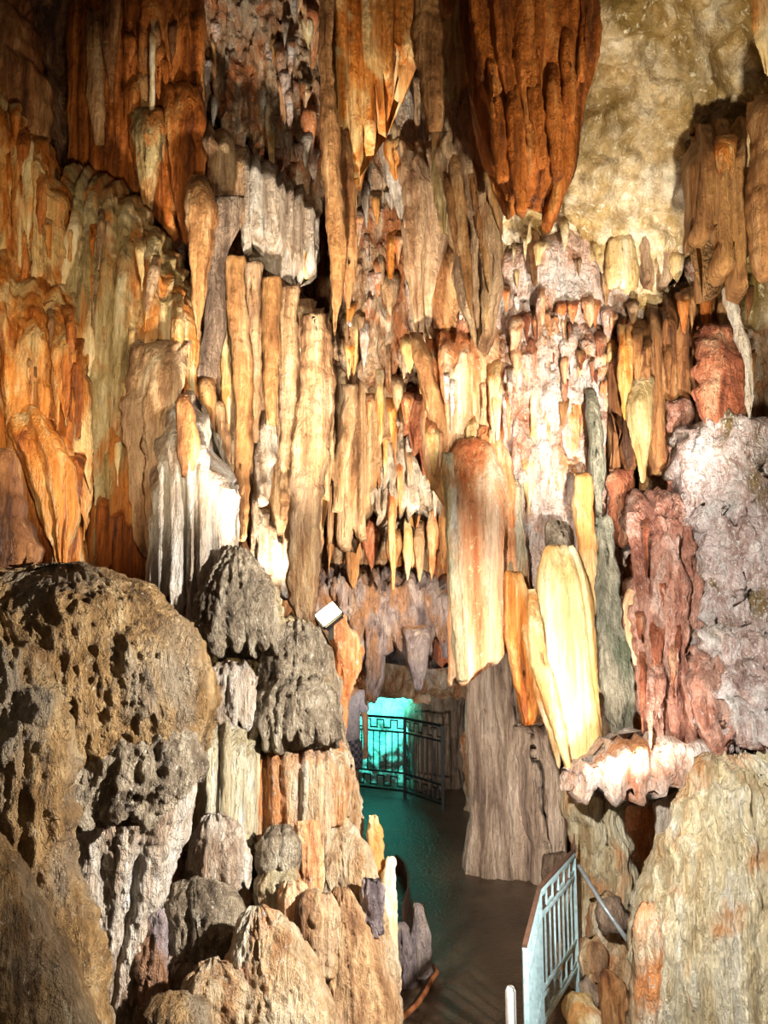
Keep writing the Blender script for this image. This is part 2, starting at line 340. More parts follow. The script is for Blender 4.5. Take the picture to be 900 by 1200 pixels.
# ------------------------------------------------------------ upper left
body(DR, 'dark red brown rock drapery sloping down the top left corner', 'drapery', 'brown', 5.0, rows=[(-60, -90, 10), (40, -70, 30), (120, -60, 52), (200, -50, 62), (240, -40, 60)], thm=.25, fl=(4, .04), fringe=30, back=.25)
body(DR, 'dark brown folded curtain hanging beside the black recess, top left', 'drapery', 'deep_orange', 5.6, cols=[(84, -40, 210), (110, -40, 230), (140, -50, 275), (175, -50, 270), (205, -40, 285), (236, -20, 245)], thm=.14, fl=(6.5, .07), fringe=60, rough=(5, .02), back=.45)
body(ST, 'broad olive and tan tongue in the dark folded curtain', 'stalactite', 'ochre', 5.4, rows=[(10, 98, 122), (60, 99, 120), (120, 103, 122), (170, 112, 122)], th=.8, fl=(9, .01), back=.14)
body(ST, 'slim pale stalactite in front of the dark top left curtain', 'stalactite', 'cream', 5.35, rows=[(20, 176, 182), (100, 176, 181), (160, 175, 181), (165, 175, 181)], th=1, back=.14)
body(ST, 'round dark stalactite crossing the dark curtain from the top edge', 'stalactite', 'brown', 5.3, rows=[(-60, 120, 140), (30, 122, 140), (60, 123, 138), (100, 126, 136), (120, 129, 134)], th=1, back=.14)
body(ST, 'brown stalactite group below the folded curtain, above the cream cascade', 'stalactite', 'olive', 5.3, rows=[(130, 158, 200), (190, 160, 190), (240, 165, 182), (262, 170, 178)], th=.8, fl=(12, .015), back=.14)
body(ST, 'brown stalactite at the right edge of the folded top left curtain', 'stalactite', 'deep_orange', 5.35, rows=[(100, 196, 236), (200, 202, 236), (250, 204, 232), (285, 212, 224)], th=.7, fl=(8, .03), back=.14)
body(DR, 'orange flowstone drapery with a cream stripe on the left edge', 'drapery', 'orange', 4.7, cols=[(-40, 70, 330), (0, 84, 350), (22, 112, 335), (45, 160, 330), (62, 180, 345), (78, 215, 350)], thm=.22, fl=(6, .06), fringe=70, rough=(5, .03), drip=.02, back=.45)
body(ST, 'cream tongue set in the orange drapery at the left edge', 'stalactite', 'cream', 4.47, rows=[(160, 30, 38), (200, 25, 40), (240, 22, 42), (270, 26, 38), (285, 30, 34)], th=.6, fl=(10, .01), back=.14)
body(DR, 'bright orange flowstone cascade lowest on the left edge', 'drapery', 'orange', 4.35, cols=[(-50, 262, 560), (0, 280, 600), (20, 290, 640), (40, 320, 668), (60, 335, 650), (85, 345, 640), (98, 400, 600)], thm=.3, fl=(7, .06), fringe=90, rough=(5, .03), drip=.02, back=.45)
body(ST, 'orange stalactite resting against the bright cascade above the round dark boulder', 'stalactite', 'orange', 4.05, rows=[(470, 12, 52), (520, 14, 70), (560, 30, 92), (620, 48, 90), (668, 62, 80)], th=.7, fl=(7, .03), back=.14)
body(ST, 'amber tooth with dark gaps either side above the brown mound', 'stalactite', 'deep_orange', 4.1, rows=[(530, 56, 100), (580, 60, 96), (640, 66, 90), (672, 72, 80)], th=.6, fl=(9, .02), back=.14)
body(DR, 'big olive cream flowstone cascade under the dark recess on the left', 'drapery', 'olive', 4.95, cols=[(66, 214, 560), (90, 206, 600), (120, 212, 640), (150, 226, 660), (180, 262, 630), (205, 300, 590), (225, 340, 520)], thm=.32, fl=(7.5, .075), fringe=80, rough=(5, .03), drip=.02, back=.45)
for k, (x, y0, y1, w, m, s) in enumerate([(110, 330, 560, 8, 'cream', 'tall pale pipe'), (128, 400, 500, 7, 'olive', 'short jointed olive pipe'), (92, 370, 548, 7, 'olive', 'slim olive pipe'), (126, 505, 640, 8, 'olive', 'lower jointed olive pipe'),
        (148, 300, 420, 7, 'orange', 'short orange rib'), (84, 240, 350, 8, 'cream', 'cream rib'), (168, 415, 470, 8, 'orange', 'short orange plug'), (140, 340, 620, 6, 'tan', 'long brown rib'), (182, 300, 380, 7, 'tan', 'tan rib near the right rim')]):
    body(ST, s+' on the face of the olive cream cascade', 'stalactite', m, 4.66, rows=[(y0, x-w*.5, x+w*.5), (y0+(y1-y0)*.3, x-w, x+w), (y0+(y1-y0)*.75, x-w*.8-5, x+w*.7-4), (y1, x-w*.3-8, x+w*.3-8)], th=.9, wob=.05, fl=(14, .008), back=.14)
body(ST, 'broad grey brown tooth hanging low in front of the cascade, left', 'stalactite', 'tan', 4.5, rows=[(400, 158, 216), (460, 154, 214), (540, 150, 206), (600, 152, 200), (640, 160, 192), (652, 170, 182)], th=.6, fl=(6, .03), rough=(6, .02), back=.14)
body(DR, 'row of amber teeth in shadow just above the big brown mound', 'drapery', 'deep_orange', 4.7, cols=[(95, 560, 660), (130, 570, 680), (170, 600, 700), (205, 620, 712)], thm=.15, fl=(6, .06), fringe=50, back=.45)
body(DR, 'whitish ribbed flowstone skirt hanging beside the brown mound', 'drapery', 'white_rough', 4.35, cols=[(180, 600, 705), (196, 500, 712), (210, 465, 722), (224, 462, 728), (240, 490, 712), (256, 525, 690), (268, 555, 660), (279, 572, 600)], thm=.16, fl=(9, .07), fringe=40, rough=(7, .02), back=.45)
body('stalagmite', 'dark capped brown knob standing on top of the whitish ribbed skirt', 'stalagmite', 'brown', 4.2, rows=[(462, 210, 222), (480, 206, 229), (520, 210, 231), (560, 214, 226)], th=1, cap=(.15, .05))
body(ST, 'single fat orange brown stalactite right of the dark folded curtain', 'stalactite', 'ochre', 4.9, rows=[(205, 222, 240), (240, 215, 254), (275, 221, 250), (330, 226, 243), (380, 228, 238), (400, 231, 235)], th=.9, fl=(6, .012), back=.14)
body(CO, 'pale grey column half hidden behind the fat orange stalactite', 'column', 'grey_brown', 5.3, rows=[(230, 248, 284), (262, 250, 284), (300, 244, 262), (400, 240, 264), (450, 226, 258)], th=.8, fl=(6, .02))
body(ST, 'tan stalactite cluster under the grey column, left of the tall pipes', 'stalactite', 'ochre', 5.2, rows=[(440, 222, 248), (480, 230, 250), (515, 236, 246)], th=.8, fl=(9, .02), fringe=10, back=.14)
body(CO, 'knobbly thin column leaning behind the whitish ribbed skirt', 'column', 'tan', 5.3, rows=[(470, 248, 262), (500, 254, 268), (560, 258, 276), (600, 262, 276)], th=1, rings=.006)
# shelf draperies
body(DR, 'pale curtain hanging from the upper shelf, left half', 'drapery', 'tan', 5.9, cols=[(228, 152, 222), (250, 158, 245), (270, 168, 262), (292, 180, 268)], thm=.22, fl=(7, .06), fringe=30, back=.45)
body(DR, 'white fringed curtain hanging from the upper shelf over the black gap', 'drapery', 'white_rough', 5.95, cols=[(284, 182, 275), (310, 198, 292), (335, 215, 310), (358, 232, 312), (374, 250, 300)], thm=.25, fl=(9, .07), fringe=46, back=.45)
body(ST, 'blunt cream tooth at the end of the white fringed curtain', 'stalactite', 'cream', 5.9, rows=[(285, 351, 368), (300, 352, 366), (322, 355, 363), (327, 357, 362)], th=.8, back=.14)
body(DR, 'tan curtain forming the lower shelf behind the row of tall pipes', 'drapery', 'tan', 6.2, cols=[(236, 290, 430), (262, 292, 520), (300, 304, 640), (330, 325, 680), (360, 350, 690), (388, 375, 560)], thm=.2, fl=(5, .08), fringe=40, back=.45)
P5 = [('long smooth ochre pipe, leftmost of the tall row', 'ochre', 5.6, [(300, 262, 288), (340, 264, 288), (420, 272, 296), (500, 276, 296), (580, 274, 292), (628, 278, 288), (634, 280, 286)]),
      ('slender tan pipe, second of the tall row', 'tan', 5.75, [(308, 287, 306), (380, 290, 306), (470, 294, 306), (520, 296, 304)]),
      ('short smooth ochre pipe ending above a white knob', 'ochre', 5.65, [(325, 306, 328), (400, 307, 327), (470, 309, 325), (498, 311, 323)]),
      ('slim beige pipe running down beside the thick wrinkled column', 'tan', 5.85, [(335, 328, 348), (420, 326, 350), (560, 330, 352), (680, 334, 350)])]
for s, m, d, r in P5: body(CO, s, 'column', m, d, rows=r, th=1, fl=(8, .012), rings=.003, cap=(.02, .03))
body('stalagmite', 'white knobbly lump under the short ochre pipe', 'stalagmite', 'white_rough', 5.75, rows=[(495, 304, 322), (520, 298, 322), (560, 296, 320), (592, 304, 318)], th=.9, rough=(12, .04), cap=(.1, .1))
body(CO, 'thick wrinkled brown column standing above the lit lamp', 'column', 'tan', 5.45, rows=[(368, 352, 384), (440, 350, 388), (520, 344, 386), (600, 338, 380), (660, 337, 374), (700, 340, 370), (728, 346, 364)], th=1, rings=.005, rough=(14, .012), fl=(5, .012), cap=(.03, .05))
body(DR, 'pale rock slope going down behind the tall pipes', 'drapery', 'white_rough', 6.1, cols=[(288, 540, 600), (300, 560, 650), (320, 600, 690), (345, 640, 700)], thm=.2, fl=(5, .05), rough=(6, .05), back=.45)
# ------------------------------------------------------------ behind, centre
body(DR, 'wide pale flowstone face studded with short stalactites, above the upper shelf', 'drapery', 'wall_pale', 7.15, cols=[(226, -90, 120), (260, -90, 150), (300, -90, 185), (340, -90, 215), (384, -90, 235)], thm=.25, fl=(5, .08), fringe=40, rough=(5, .06), drip=.07)
body(DR, 'pale ragged flowstone face high in the central cleft', 'drapery', 'wall_pale', 7.1, cols=[(392, 120, 400), (430, 60, 430), (470, 60, 440), (515, 100, 430)], thm=.25, fl=(6, .08), fringe=50, rough=(5, .06), drip=.07)
body(DR, 'reddish brown ribbed drapery behind the thick wrinkled column', 'drapery', 'tan', 7.4, cols=[(376, 395, 620), (395, 400, 640), (420, 410, 640), (440, 430, 560), (462, 440, 500)], thm=.3, fl=(7, .06), fringe=30, back=.45)
body(CO, 'pale limb shaped column on the reddish ribbed drapery', 'column', 'tan', 6.9, rows=[(450, 400, 420), (470, 401, 420), (500, 396, 414), (560, 388, 404), (600, 388, 400)], th=1, cap=(.08, .05))
body('flowstone_mound', 'shaggy off-white boss of flowstone in the middle of the back wall', 'flowstone', 'white_rough', 7.8, cols=[(420, 520, 590), (440, 498, 605), (470, 492, 610), (500, 510, 600), (520, 540, 590)], thm=.45, fl=(12, .06), fringe=30, rough=(10, .06), drip=.05)
body(DR, 'greenish tinted cream crust above the shaggy boss', 'drapery', 'lime', 7.8, cols=[(430, 470, 512), (450, 450, 520), (480, 455, 512), (500, 470, 505)], thm=.2, fl=(10, .04), fringe=20, back=.45)
body(DR, 'thin brown plate with hanging ribs above the dark hollow, back wall', 'drapery', 'rust', 7.1, cols=[(474, 458, 500), (484, 452, 520), (496, 450, 556), (506, 460, 548), (514, 470, 525)], thm=.1, fl=(12, .03), fringe=40, back=.45)
for k, (x, y0, y1, w, m, s) in enumerate([(415, 600, 690, 12, 'ochre', 'leaning amber fin'), (436, 600, 670, 9, 'rust', 'reddish fin'), (462, 618, 672, 10, 'ochre', 'short amber fin'), (478, 605, 680, 6, 'cream', 'narrow cream fin'), (492, 610, 682, 7, 'tan', 'tan fin'), (506, 590, 680, 7, 'peach', 'peach fin'), (519, 580, 672, 6, 'ochre', 'rightmost ochre fin')]):
    body(ST, s+' in the row of fins low on the back wall', 'stalactite', m, 7.7, rows=[(y0, x-w*.7, x+w*.7), (y0+(y1-y0)*.4, x-w, x+w), (y1-10, x-w*.7, x+w*.5), (y1, x-w*.3, x+w*.2)], th=.8, fl=(10, .01), back=.14)
body(DR, 'bluish grey flowstone band across the back wall above the gate opening', 'drapery', 'lilac_grey', 8.1, cols=[(366, 655, 745), (400, 665, 752), (440, 672, 762), (480, 668, 758), (515, 676, 765), (545, 690, 770)], thm=.4, fl=(6, .06), fringe=40, rough=(5, .06), drip=.05, back=.45)
body(ST, 'broad grey fluted stalactite hanging left above the gate opening', 'stalactite', 'lilac_grey', 7.7, rows=[(722, 426, 454), (760, 426, 452), (800, 426, 446), (822, 427, 438)], th=.8, fl=(10, .025), fringe=16, back=.14)
body(ST, 'tapered grey stalactite hanging in the middle above the gate', 'stalactite', 'lilac_grey', 7.6, rows=[(732, 472, 505), (760, 474, 503), (790, 478, 500), (810, 482, 498)], th=.9, fl=(8, .012), cap=(.1, .05), back=.14)
body(DR, 'grey rough rock face behind the right half of the far railing', 'drapery', 'grey_brown', 10.9, cols=[(482, 780, 950), (500, 790, 952), (520, 790, 955), (545, 790, 960)], thm=.3, fl=(3, .1), rough=(3, .12), ground=True)
body(DR, 'orange tinted overhang at the top right of the gate opening', 'drapery', 'rust', 8.0, cols=[(508, 740, 772), (522, 738, 780), (538, 745, 774)], thm=.2, fl=(6, .03), fringe=10, back=.45)
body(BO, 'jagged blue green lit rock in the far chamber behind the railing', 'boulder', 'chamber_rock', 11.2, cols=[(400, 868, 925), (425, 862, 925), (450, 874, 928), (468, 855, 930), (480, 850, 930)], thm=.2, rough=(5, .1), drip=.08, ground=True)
# ------------------------------------------------------------ long stalactites from the top
body(ST, 'very long thin stalactite with orange tip reaching down centre left', 'stalactite', 'ochre', 5.0, rows=[(-60, 371, 392), (60, 371, 388), (150, 375, 398), (220, 380, 404), (300, 383, 408), (350, 384, 402), (385, 387, 399), (394, 390, 396)], th=.9, fl=(9, .015), wob=.04, cap=(.01, .04), back=.14)
body(ST, 'dark brown flat stalactite just behind the very long orange tipped one', 'stalactite', 'brown', 5.3, rows=[(150, 392, 408), (250, 396, 416), (320, 402, 418), (362, 404, 412)], th=.7, fl=(9, .015), back=.14)
body(ST, 'smooth round ochre pipe with a blunt end hanging from the top centre', 'stalactite', 'ochre', 4.3, rows=[(-80, 484, 516), (40, 488, 521), (110, 494, 521), (145, 499, 519), (154, 502, 516)], th=1, fl=(4, .006), rings=.003, cap=(.01, .06), back=.14)
body(ST, 'short dark stalactite stub beside the smooth ochre pipe at the top edge', 'stalactite', 'brown', 4.5, rows=[(-60, 514, 532), (10, 516, 531), (22, 519, 529)], th=1, back=.14)
body(DR, 'yellowish olive drapery strip running down from the round ochre pipe', 'drapery', 'olive', 4.7, rows=[(-60, 516, 560), (60, 520, 556), (140, 508, 548), (200, 510, 530), (245, 512, 526), (275, 518, 524)], thm=.12, fl=(7, .03), back=.25)
body(DR, 'brown orange drapery hanging from the top edge left of the round pipe', 'drapery', 'orange', 5.6, cols=[(388, -60, 150), (410, -60, 200), (435, -60, 170), (460, -60, 105), (486, -60, 60)], thm=.2, fl=(6, .07), fringe=70, back=.45)
body(DR, 'large deep orange drapery with long fingers at the top centre', 'drapery', 'deep_orange', 4.0, rows=[(-90, 540, 696), (60, 546, 696), (110, 552, 684), (170, 566, 672), (215, 584, 656), (240, 596, 640)], thm=.2, fl=(6, .055), fringe=75, rough=(5, .02), edge=.03, cap=(.02, .08))
for k, (x0, x1, y0, y1, w, s) in enumerate([(664, 667, 20, 144, 9, 'blunt finger nearest the pale ceiling'), (646, 654, 60, 212, 8, 'long narrow finger'), (600, 612, 90, 250, 10, 'longest flat finger'), (622, 634, 80, 196, 8, 'middle finger'), (572, 590, 60, 215, 9, 'left finger'), (690, 680, -40, 95, 8, 'rightmost short finger')]):
    body(ST, s+' of the large deep orange drapery', 'stalactite', 'deep_orange', 3.78, rows=[(y0, x0-w*.5, x0+w*.5), (y0+(y1-y0)*.5, (x0+x1)/2-w, (x0+x1)/2+w), (y1-8, x1-w*.8, x1+w*.8), (y1, x1-w*.5, x1+w*.5)], th=1, fl=(8, .006), back=.14)
body(DR, 'olive brown striped drapery slanting under the large orange one', 'drapery', 'tan', 4.6, rows=[(110, 522, 580), (180, 520, 590), (240, 526, 596), (300, 534, 592), (350, 545, 578), (386, 556, 568)], thm=.18, fl=(10, .06), fringe=60, back=.25)
for k, (x0, x1, y0, y1, w, s) in enumerate([(545, 575, 150, 345, 6, 'right slanting rib'), (530, 553, 170, 372, 7, 'middle slanting rib'), (524, 538, 200, 300, 6, 'left slanting rib'), (560, 590, 180, 280, 5, 'upper right slanting rib')]):
    body(ST, s+' of the olive brown striped drapery', 'stalactite', 'ochre', 4.42, rows=[(y0, x0-w, x0+w), ((y0+y1)/2, (x0+x1)/2-w, (x0+x1)/2+w), (y1-10, x1-w*.7-2, x1+w*.7-2), (y1, x1-2, x1+2)], th=1, back=.14)
body(DR, 'brown double fin beside the olive striped drapery, centre', 'drapery', 'tan', 5.6, rows=[(170, 470, 510), (230, 474, 522), (290, 480, 522), (340, 486, 508), (400, 488, 500)], thm=.15, fl=(7, .06), fringe=30, back=.25)
body(DR, 'dark brown hollowed curtain above the bright flowstone, centre', 'drapery', 'brown', 5.7, rows=[(290, 500, 540), (330, 500, 545), (370, 500, 548), (410, 505, 540)], thm=.15, fl=(7, .05), fringe=20, back=.25)
body(ST, 'grey white flat flowstone patch between the top draperies', 'stalactite', 'white_rough', 6.0, rows=[(60, 450, 470), (110, 440, 490), (170, 446, 500), (230, 456, 490), (260, 462, 480)], th=.5, fl=(6, .03), rough=(6, .04), back=.14)
# ------------------------------------------------------------ bright right wall
body(DR, 'orange cream ribbed curtain above the flat pink curtain, centre', 'drapery', 'peach', 5.35, cols=[(500, 400, 540), (515, 395, 590), (540, 380, 600), (562, 370, 600), (585, 380, 600)], thm=.2, fl=(6, .06), fringe=40, rough=(5, .03), back=.45)
body(DR, 'long narrow pale brown strip hanging left of the flat pink curtain', 'drapery', 'ochre', 5.2, rows=[(390, 480, 498), (440, 492, 512), (500, 502, 524), (545, 512, 528)], thm=.08, fl=(9, .02), fringe=20, back=.25)
body(DR, 'flat pink and orange curtain with a speckled yellow edge, centre', 'drapery', 'pinkflow', 4.95, cols=[(524, 530, 800), (540, 515, 800), (556, 510, 790), (574, 520, 780), (590, 560, 768)], thm=.07, fl=(6, .018), fringe=8, rough=(5, .01), n=6, edge=.02, cap=(.05, .02), back=.15)
body(DR, 'speckled yellow rim along the left side of the flat pink curtain', 'drapery', 'lime', 4.85, rows=[(530, 517, 530), (600, 521, 536), (700, 526, 540), (798, 534, 548)], thm=.07, rough=(16, .01), cap=(.06, .02), edge=.05)
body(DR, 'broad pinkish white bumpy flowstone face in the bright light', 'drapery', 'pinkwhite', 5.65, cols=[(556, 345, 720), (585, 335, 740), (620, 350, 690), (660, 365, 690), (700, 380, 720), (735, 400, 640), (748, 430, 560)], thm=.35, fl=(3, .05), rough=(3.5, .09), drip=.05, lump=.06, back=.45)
body(CO, 'rust pink ribbed column right behind the flat pink curtain', 'column', 'peach', 5.2, rows=[(500, 548, 580), (560, 560, 600), (640, 576, 612), (720, 586, 614), (760, 590, 610)], thm=.14, fl=(8, .03), fringe=20)
body(CO, 'orange tooth between the flat pink curtain and the smooth cream bell', 'column', 'orange', 4.9, rows=[(670, 593, 614), (720, 592, 622), (780, 596, 628), (830, 604, 629), (850, 612, 624)], th=.6, fl=(8, .012))
body(CO, 'green stained cream pillar above the orange tooth', 'column', 'lime', 5.15, rows=[(560, 590, 610), (640, 588, 616), (700, 592, 622), (740, 596, 618)], th=.8, fl=(6, .02), rough=(6, .03))
body(DR, 'smooth glowing cream bell shaped drapery in the middle of the right wall', 'drapery', 'smooth_cream', 4.95, rows=[(640, 640, 672), (665, 630, 684), (700, 626, 690), (780, 632, 698), (850, 648, 704), (890, 660, 706), (916, 670, 700)], th=.75, fl=(6, .022), fringe=10, rough=(3, .012), cap=(.2, .03), edge=.03)
body(ST, 'yellow cream rib on the left flank of the cream bell', 'stalactite', 'cream', 4.75, rows=[(690, 616, 628), (760, 622, 640), (850, 642, 660), (915, 664, 676)], th=1, cap=(.05, .04), back=.14)
body(ST, 'second cream rib left of the cream bell, by the orange tooth', 'stalactite', 'cream', 4.8, rows=[(720, 606, 618), (800, 622, 636), (880, 646, 658), (900, 652, 658)], th=1, back=.14)
body(CO, 'beige column joining the cream bell at its upper right', 'column', 'cream', 5.05, rows=[(555, 674, 694), (600, 674, 698), (680, 680, 700), (760, 688, 706), (810, 694, 706)], th=.9, fl=(6, .012), cap=(.04, .04))
body(BO, 'grey lump wedged above the smooth cream bell', 'boulder', 'grey', 5.15, rows=[(612, 640, 664), (632, 636, 676), (652, 640, 678), (668, 648, 672)], th=.7, rough=(8, .03), cap=(.2, .1))
body(ST, 'grey green stalactite against the bright pink wall', 'stalactite', 'moss', 5.1, rows=[(456, 685, 695), (480, 685, 706), (540, 688, 708), (590, 694, 708), (622, 697, 704)], th=.9, fl=(7, .01), rough=(14, .012), back=.14)
body(CO, 'speckled grey green column continuing below the grey green stalactite', 'column', 'moss', 5.0, rows=[(606, 696, 712), (660, 698, 722), (740, 702, 734), (820, 708, 742), (880, 712, 742), (910, 716, 736)], th=.8, fl=(8, .03), rough=(14, .02))
body(CO, 'rough rusty knob in the dark hollow right of the bright wall', 'column', 'rust', 5.2, rows=[(550, 712, 736), (570, 708, 738), (610, 712, 736), (640, 716, 732)], th=.8, rough=(12, .04), cap=(.15, .1))
body(ST, 'orange pink cone with a dark hollow below, right of the speckled column', 'stalactite', 'peach', 4.75, rows=[(680, 732, 746), (710, 731, 753), (750, 734, 754), (776, 740, 750), (780, 742, 748)], th=.9, fl=(7, .01), back=.14)
body(DR, 'wide rough rose coloured drapery tapering down on the right wall', 'drapery', 'rose', 4.75, rows=[(578, 744, 812), (620, 736, 810), (700, 742, 812), (780, 756, 812), (850, 764, 808), (890, 772, 800)], thm=.22, fl=(6, .05), fringe=40, rough=(9, .03), fine=.008, drip=.03, back=.25)
body(ST, 'narrow rough brown rib at the left side of the rose drapery', 'stalactite', 'rose', 4.6, rows=[(600, 736, 750), (700, 746, 762), (800, 760, 780), (870, 770, 784)], th=.9, rough=(14, .015), fine=.008, back=.14)
body(ST, 'purple red cone hanging at the foot of the rose drapery', 'stalactite', 'rose', 4.4, rows=[(760, 810, 846), (820, 812, 862), (860, 826, 866), (890, 838, 856), (902, 844, 850)], th=.8, fl=(6, .03), rough=(12, .02), drip=.03, back=.14)
body(CO, 'rough reddish pillar at the upper left of the popcorn coral', 'column', 'rose', 5.0, rows=[(470, 782, 806), (520, 782, 806), (590, 784, 812)], th=.8, rough=(12, .03), fine=.008)
body(ST, 'large wrinkled terracotta stalactite on the right', 'stalactite', 'rust', 4.6, rows=[(385, 816, 862), (420, 812, 866), (470, 820, 868), (505, 830, 862), (520, 840, 854)], th=.8, rings=.008, rough=(10, .03), drip=.02, cap=(.05, .1), back=.14)
for k, (r, s) in enumerate([([(500, 800, 912), (540, 806, 918), (590, 806, 920), (620, 812, 920)], 'topmost tier of pale pink cave coral on the right edge'), ([(610, 812, 905), (650, 815, 915), (690, 816, 918)], 'second tier of pink cave coral on the right edge'),
        ([(640, 826, 870), (700, 816, 880), (745, 824, 872)], 'drooping lobe of pink cave coral at the left of its tiers'), ([(670, 868, 930), (710, 868, 930), (752, 872, 930)], 'whitish lobe of cave coral touching the right edge'), ([(738, 814, 925), (800, 814, 930), (850, 830, 930), (880, 850, 930)], 'bottom tier of purplish pink cave coral on the right')]):
    body('cave_coral', s, 'cave coral', 'popcorn', 4.75-.06*k, rows=r, thm=.3, fl=(6, .04), fringe=40, rough=(9, .04), fine=.016, drip=.02, terr=(.2, .08), cap=(.12, .12))
body(ST, 'olive cone pointing up among the cave coral tiers', 'stalactite', 'olive', 4.55, rows=[(600, 878, 884), (630, 868, 894), (665, 858, 900), (680, 858, 900)], th=.8, rough=(8, .02), back=.14)
body(DR, 'brown curtain of stalactites in the dark hollow at the upper right', 'drapery', 'brown', 5.3, cols=[(716, 400, 520), (735, 380, 560), (760, 360, 545), (785, 350, 500), (812, 345, 440), (835, 350, 400)], thm=.2, fl=(6, .09), fringe=90, back=.45)
body(ST, 'olive brown cone in the dark hollow, hanging furthest down', 'stalactite', 'olive', 4.95, rows=[(440, 742, 766), (490, 740, 764), (540, 746, 760), (566, 750, 756)], th=.9, fl=(8, .02), back=.14)
body(ST, 'orange rod hanging at the left of the dark hollow', 'stalactite', 'orange', 5.0, rows=[(380, 722, 742), (440, 724, 742), (488, 728, 738), (492, 730, 736)], th=.9, back=.14)
body(ST, 'crooked thin white stalactite crossing the dark area at the upper right', 'stalactite', 'white_rough', 4.4, rows=[(288, 826, 838), (310, 834, 846), (350, 848, 858), (400, 862, 872), (440, 870, 880), (470, 868, 890), (490, 874, 884)], th=1, rough=(12, .02), wob=.03, back=.14)
body(ST, 'big ochre stalactite leaving the picture at the right edge', 'stalactite', 'ochre', 3.9, rows=[(110, 884, 930), (180, 876, 940), (250, 876, 940), (300, 884, 930), (330, 892, 920)], th=.9, fl=(5, .02), back=.14)
body(DR, 'brown drapery of pointed fingers beside the big ochre stalactite', 'drapery', 'ochre', 4.35, cols=[(808, 160, 280), (830, 150, 320), (850, 155, 325), (868, 150, 300), (886, 140, 280)], thm=.15, fl=(6, .08), fringe=90, back=.45)
body(ST, 'amber cone hanging between ceiling and pointed brown fingers', 'stalactite', 'orange', 4.2, rows=[(160, 838, 862), (200, 842, 860), (222, 848, 854)], th=.9, back=.14)
body(ST, 'thin white tipped stalactite touching the big ochre one', 'stalactite', 'cream', 4.05, rows=[(120, 876, 892), (160, 874, 886), (195, 875, 879)], th=1, back=.14)
body(ST, 'light cream stalactite at the top right corner', 'stalactite', 'cream', 3.6, rows=[(-60, 880, 908), (20, 884, 906), (70, 892, 904), (88, 897, 902)], th=.9, fl=(6, .02), back=.14)
body(DR, 'brown pocket drapery on the ceiling over the bright wall', 'drapery', 'tan', 5.5, cols=[(762, 262, 315), (780, 255, 325), (800, 262, 320), (825, 262, 300)], thm=.15, fl=(6, .05), fringe=40, back=.45)
body(DR, 'cream fan drapery on the ceiling, left of the dark hollow', 'drapery', 'cream', 5.25, rows=[(262, 722, 732), (290, 712, 744), (326, 704, 756), (338, 708, 754)], thm=.06, fl=(4, .008), back=.6, cap=(0, .1), rough=(7, .02), fringe=8)
body(DR, 'rosy pointed drapery low on the ceiling', 'drapery', 'tan', 5.35, rows=[(268, 738, 762), (300, 744, 764), (330, 750, 766)], thm=.1, fl=(5, .03), fringe=20, back=.25)
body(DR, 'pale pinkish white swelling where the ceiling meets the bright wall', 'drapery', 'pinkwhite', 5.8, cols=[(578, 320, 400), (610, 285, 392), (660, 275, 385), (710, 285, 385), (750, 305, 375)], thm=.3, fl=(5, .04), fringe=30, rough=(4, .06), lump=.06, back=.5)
# ledge
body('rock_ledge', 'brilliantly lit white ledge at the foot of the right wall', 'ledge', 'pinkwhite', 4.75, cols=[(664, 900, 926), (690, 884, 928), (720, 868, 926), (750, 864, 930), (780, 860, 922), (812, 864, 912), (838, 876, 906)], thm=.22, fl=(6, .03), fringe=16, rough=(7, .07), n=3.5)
body('rock_ledge', 'small sunlit looking slab of pale rock above the right mound', 'ledge', 'peach', 4.3, cols=[(848, 892, 910), (870, 885, 915), (905, 892, 915)], thm=.2, rough=(5, .03), n=4)
body(ST, 'small tan lump under the brilliantly lit ledge', 'stalactite', 'ochre', 4.75, rows=[(905, 724, 742), (918, 722, 744), (930, 727, 738)], th=.8, cap=(.3, .2), back=.14)
# ------------------------------------------------------------ lower right
body(CO, 'stout greenish cream column below the bright ledge', 'column', 'lime', 5.2, rows=[(900, 660, 742), (950, 662, 738), (1010, 666, 744), (1060, 668, 742)], th=.7, fl=(4, .03), rough=(5, .03), ground=True)
body(CO, 'short pale stub column right of the dark cleft', 'column', 'white_rough', 4.9, rows=[(905, 765, 800), (950, 768, 800), (1000, 768, 790), (1040, 760, 786)], th=.7, fl=(5, .03), ground=True)
body(MO, 'large cream and green mound filling the lower right corner', 'flowstone', 'lime', 3.9, rows=[(888, 830, 900), (905, 808, 960), (960, 780, 1010), (1020, 756, 1050), (1070, 746, 1060), (1150, 744, 1080), (1260, 742, 1100)], th=.5, fl=(7, .03), rough=(5, .03), drip=.03, lump=.05, fine=.008, ground=True, n=2.6, cap=(.12, .02), edge=.03)
body(MO, 'peach coloured lower shoulder at the left foot of the corner mound', 'flowstone', 'mound_cream', 3.8, rows=[(1058, 752, 800), (1085, 743, 815), (1150, 741, 820), (1250, 740, 820)], th=.5, fl=(8, .03), ground=True, cap=(.25, 0), edge=.05)
body(CO, 'grey brown fluted column standing at the right of the walkway', 'column', 'grey_brown', 7.45, rows=[(760, 550, 612), (820, 546, 616), (900, 552, 640), (960, 552, 656), (1000, 543, 662), (1012, 543, 664)], th=.7, fl=(8, .05), rough=(5, .025), cap=(.02, .04), ground=True, edge=.03, n=3)
body(CO, 'brown rounded rib on the right side of the grey fluted column', 'column', 'grey_brown', 7.1, rows=[(850, 600, 640), (920, 606, 656), (980, 610, 664), (1012, 612, 666)], th=.8, fl=(5, .03), ground=True)
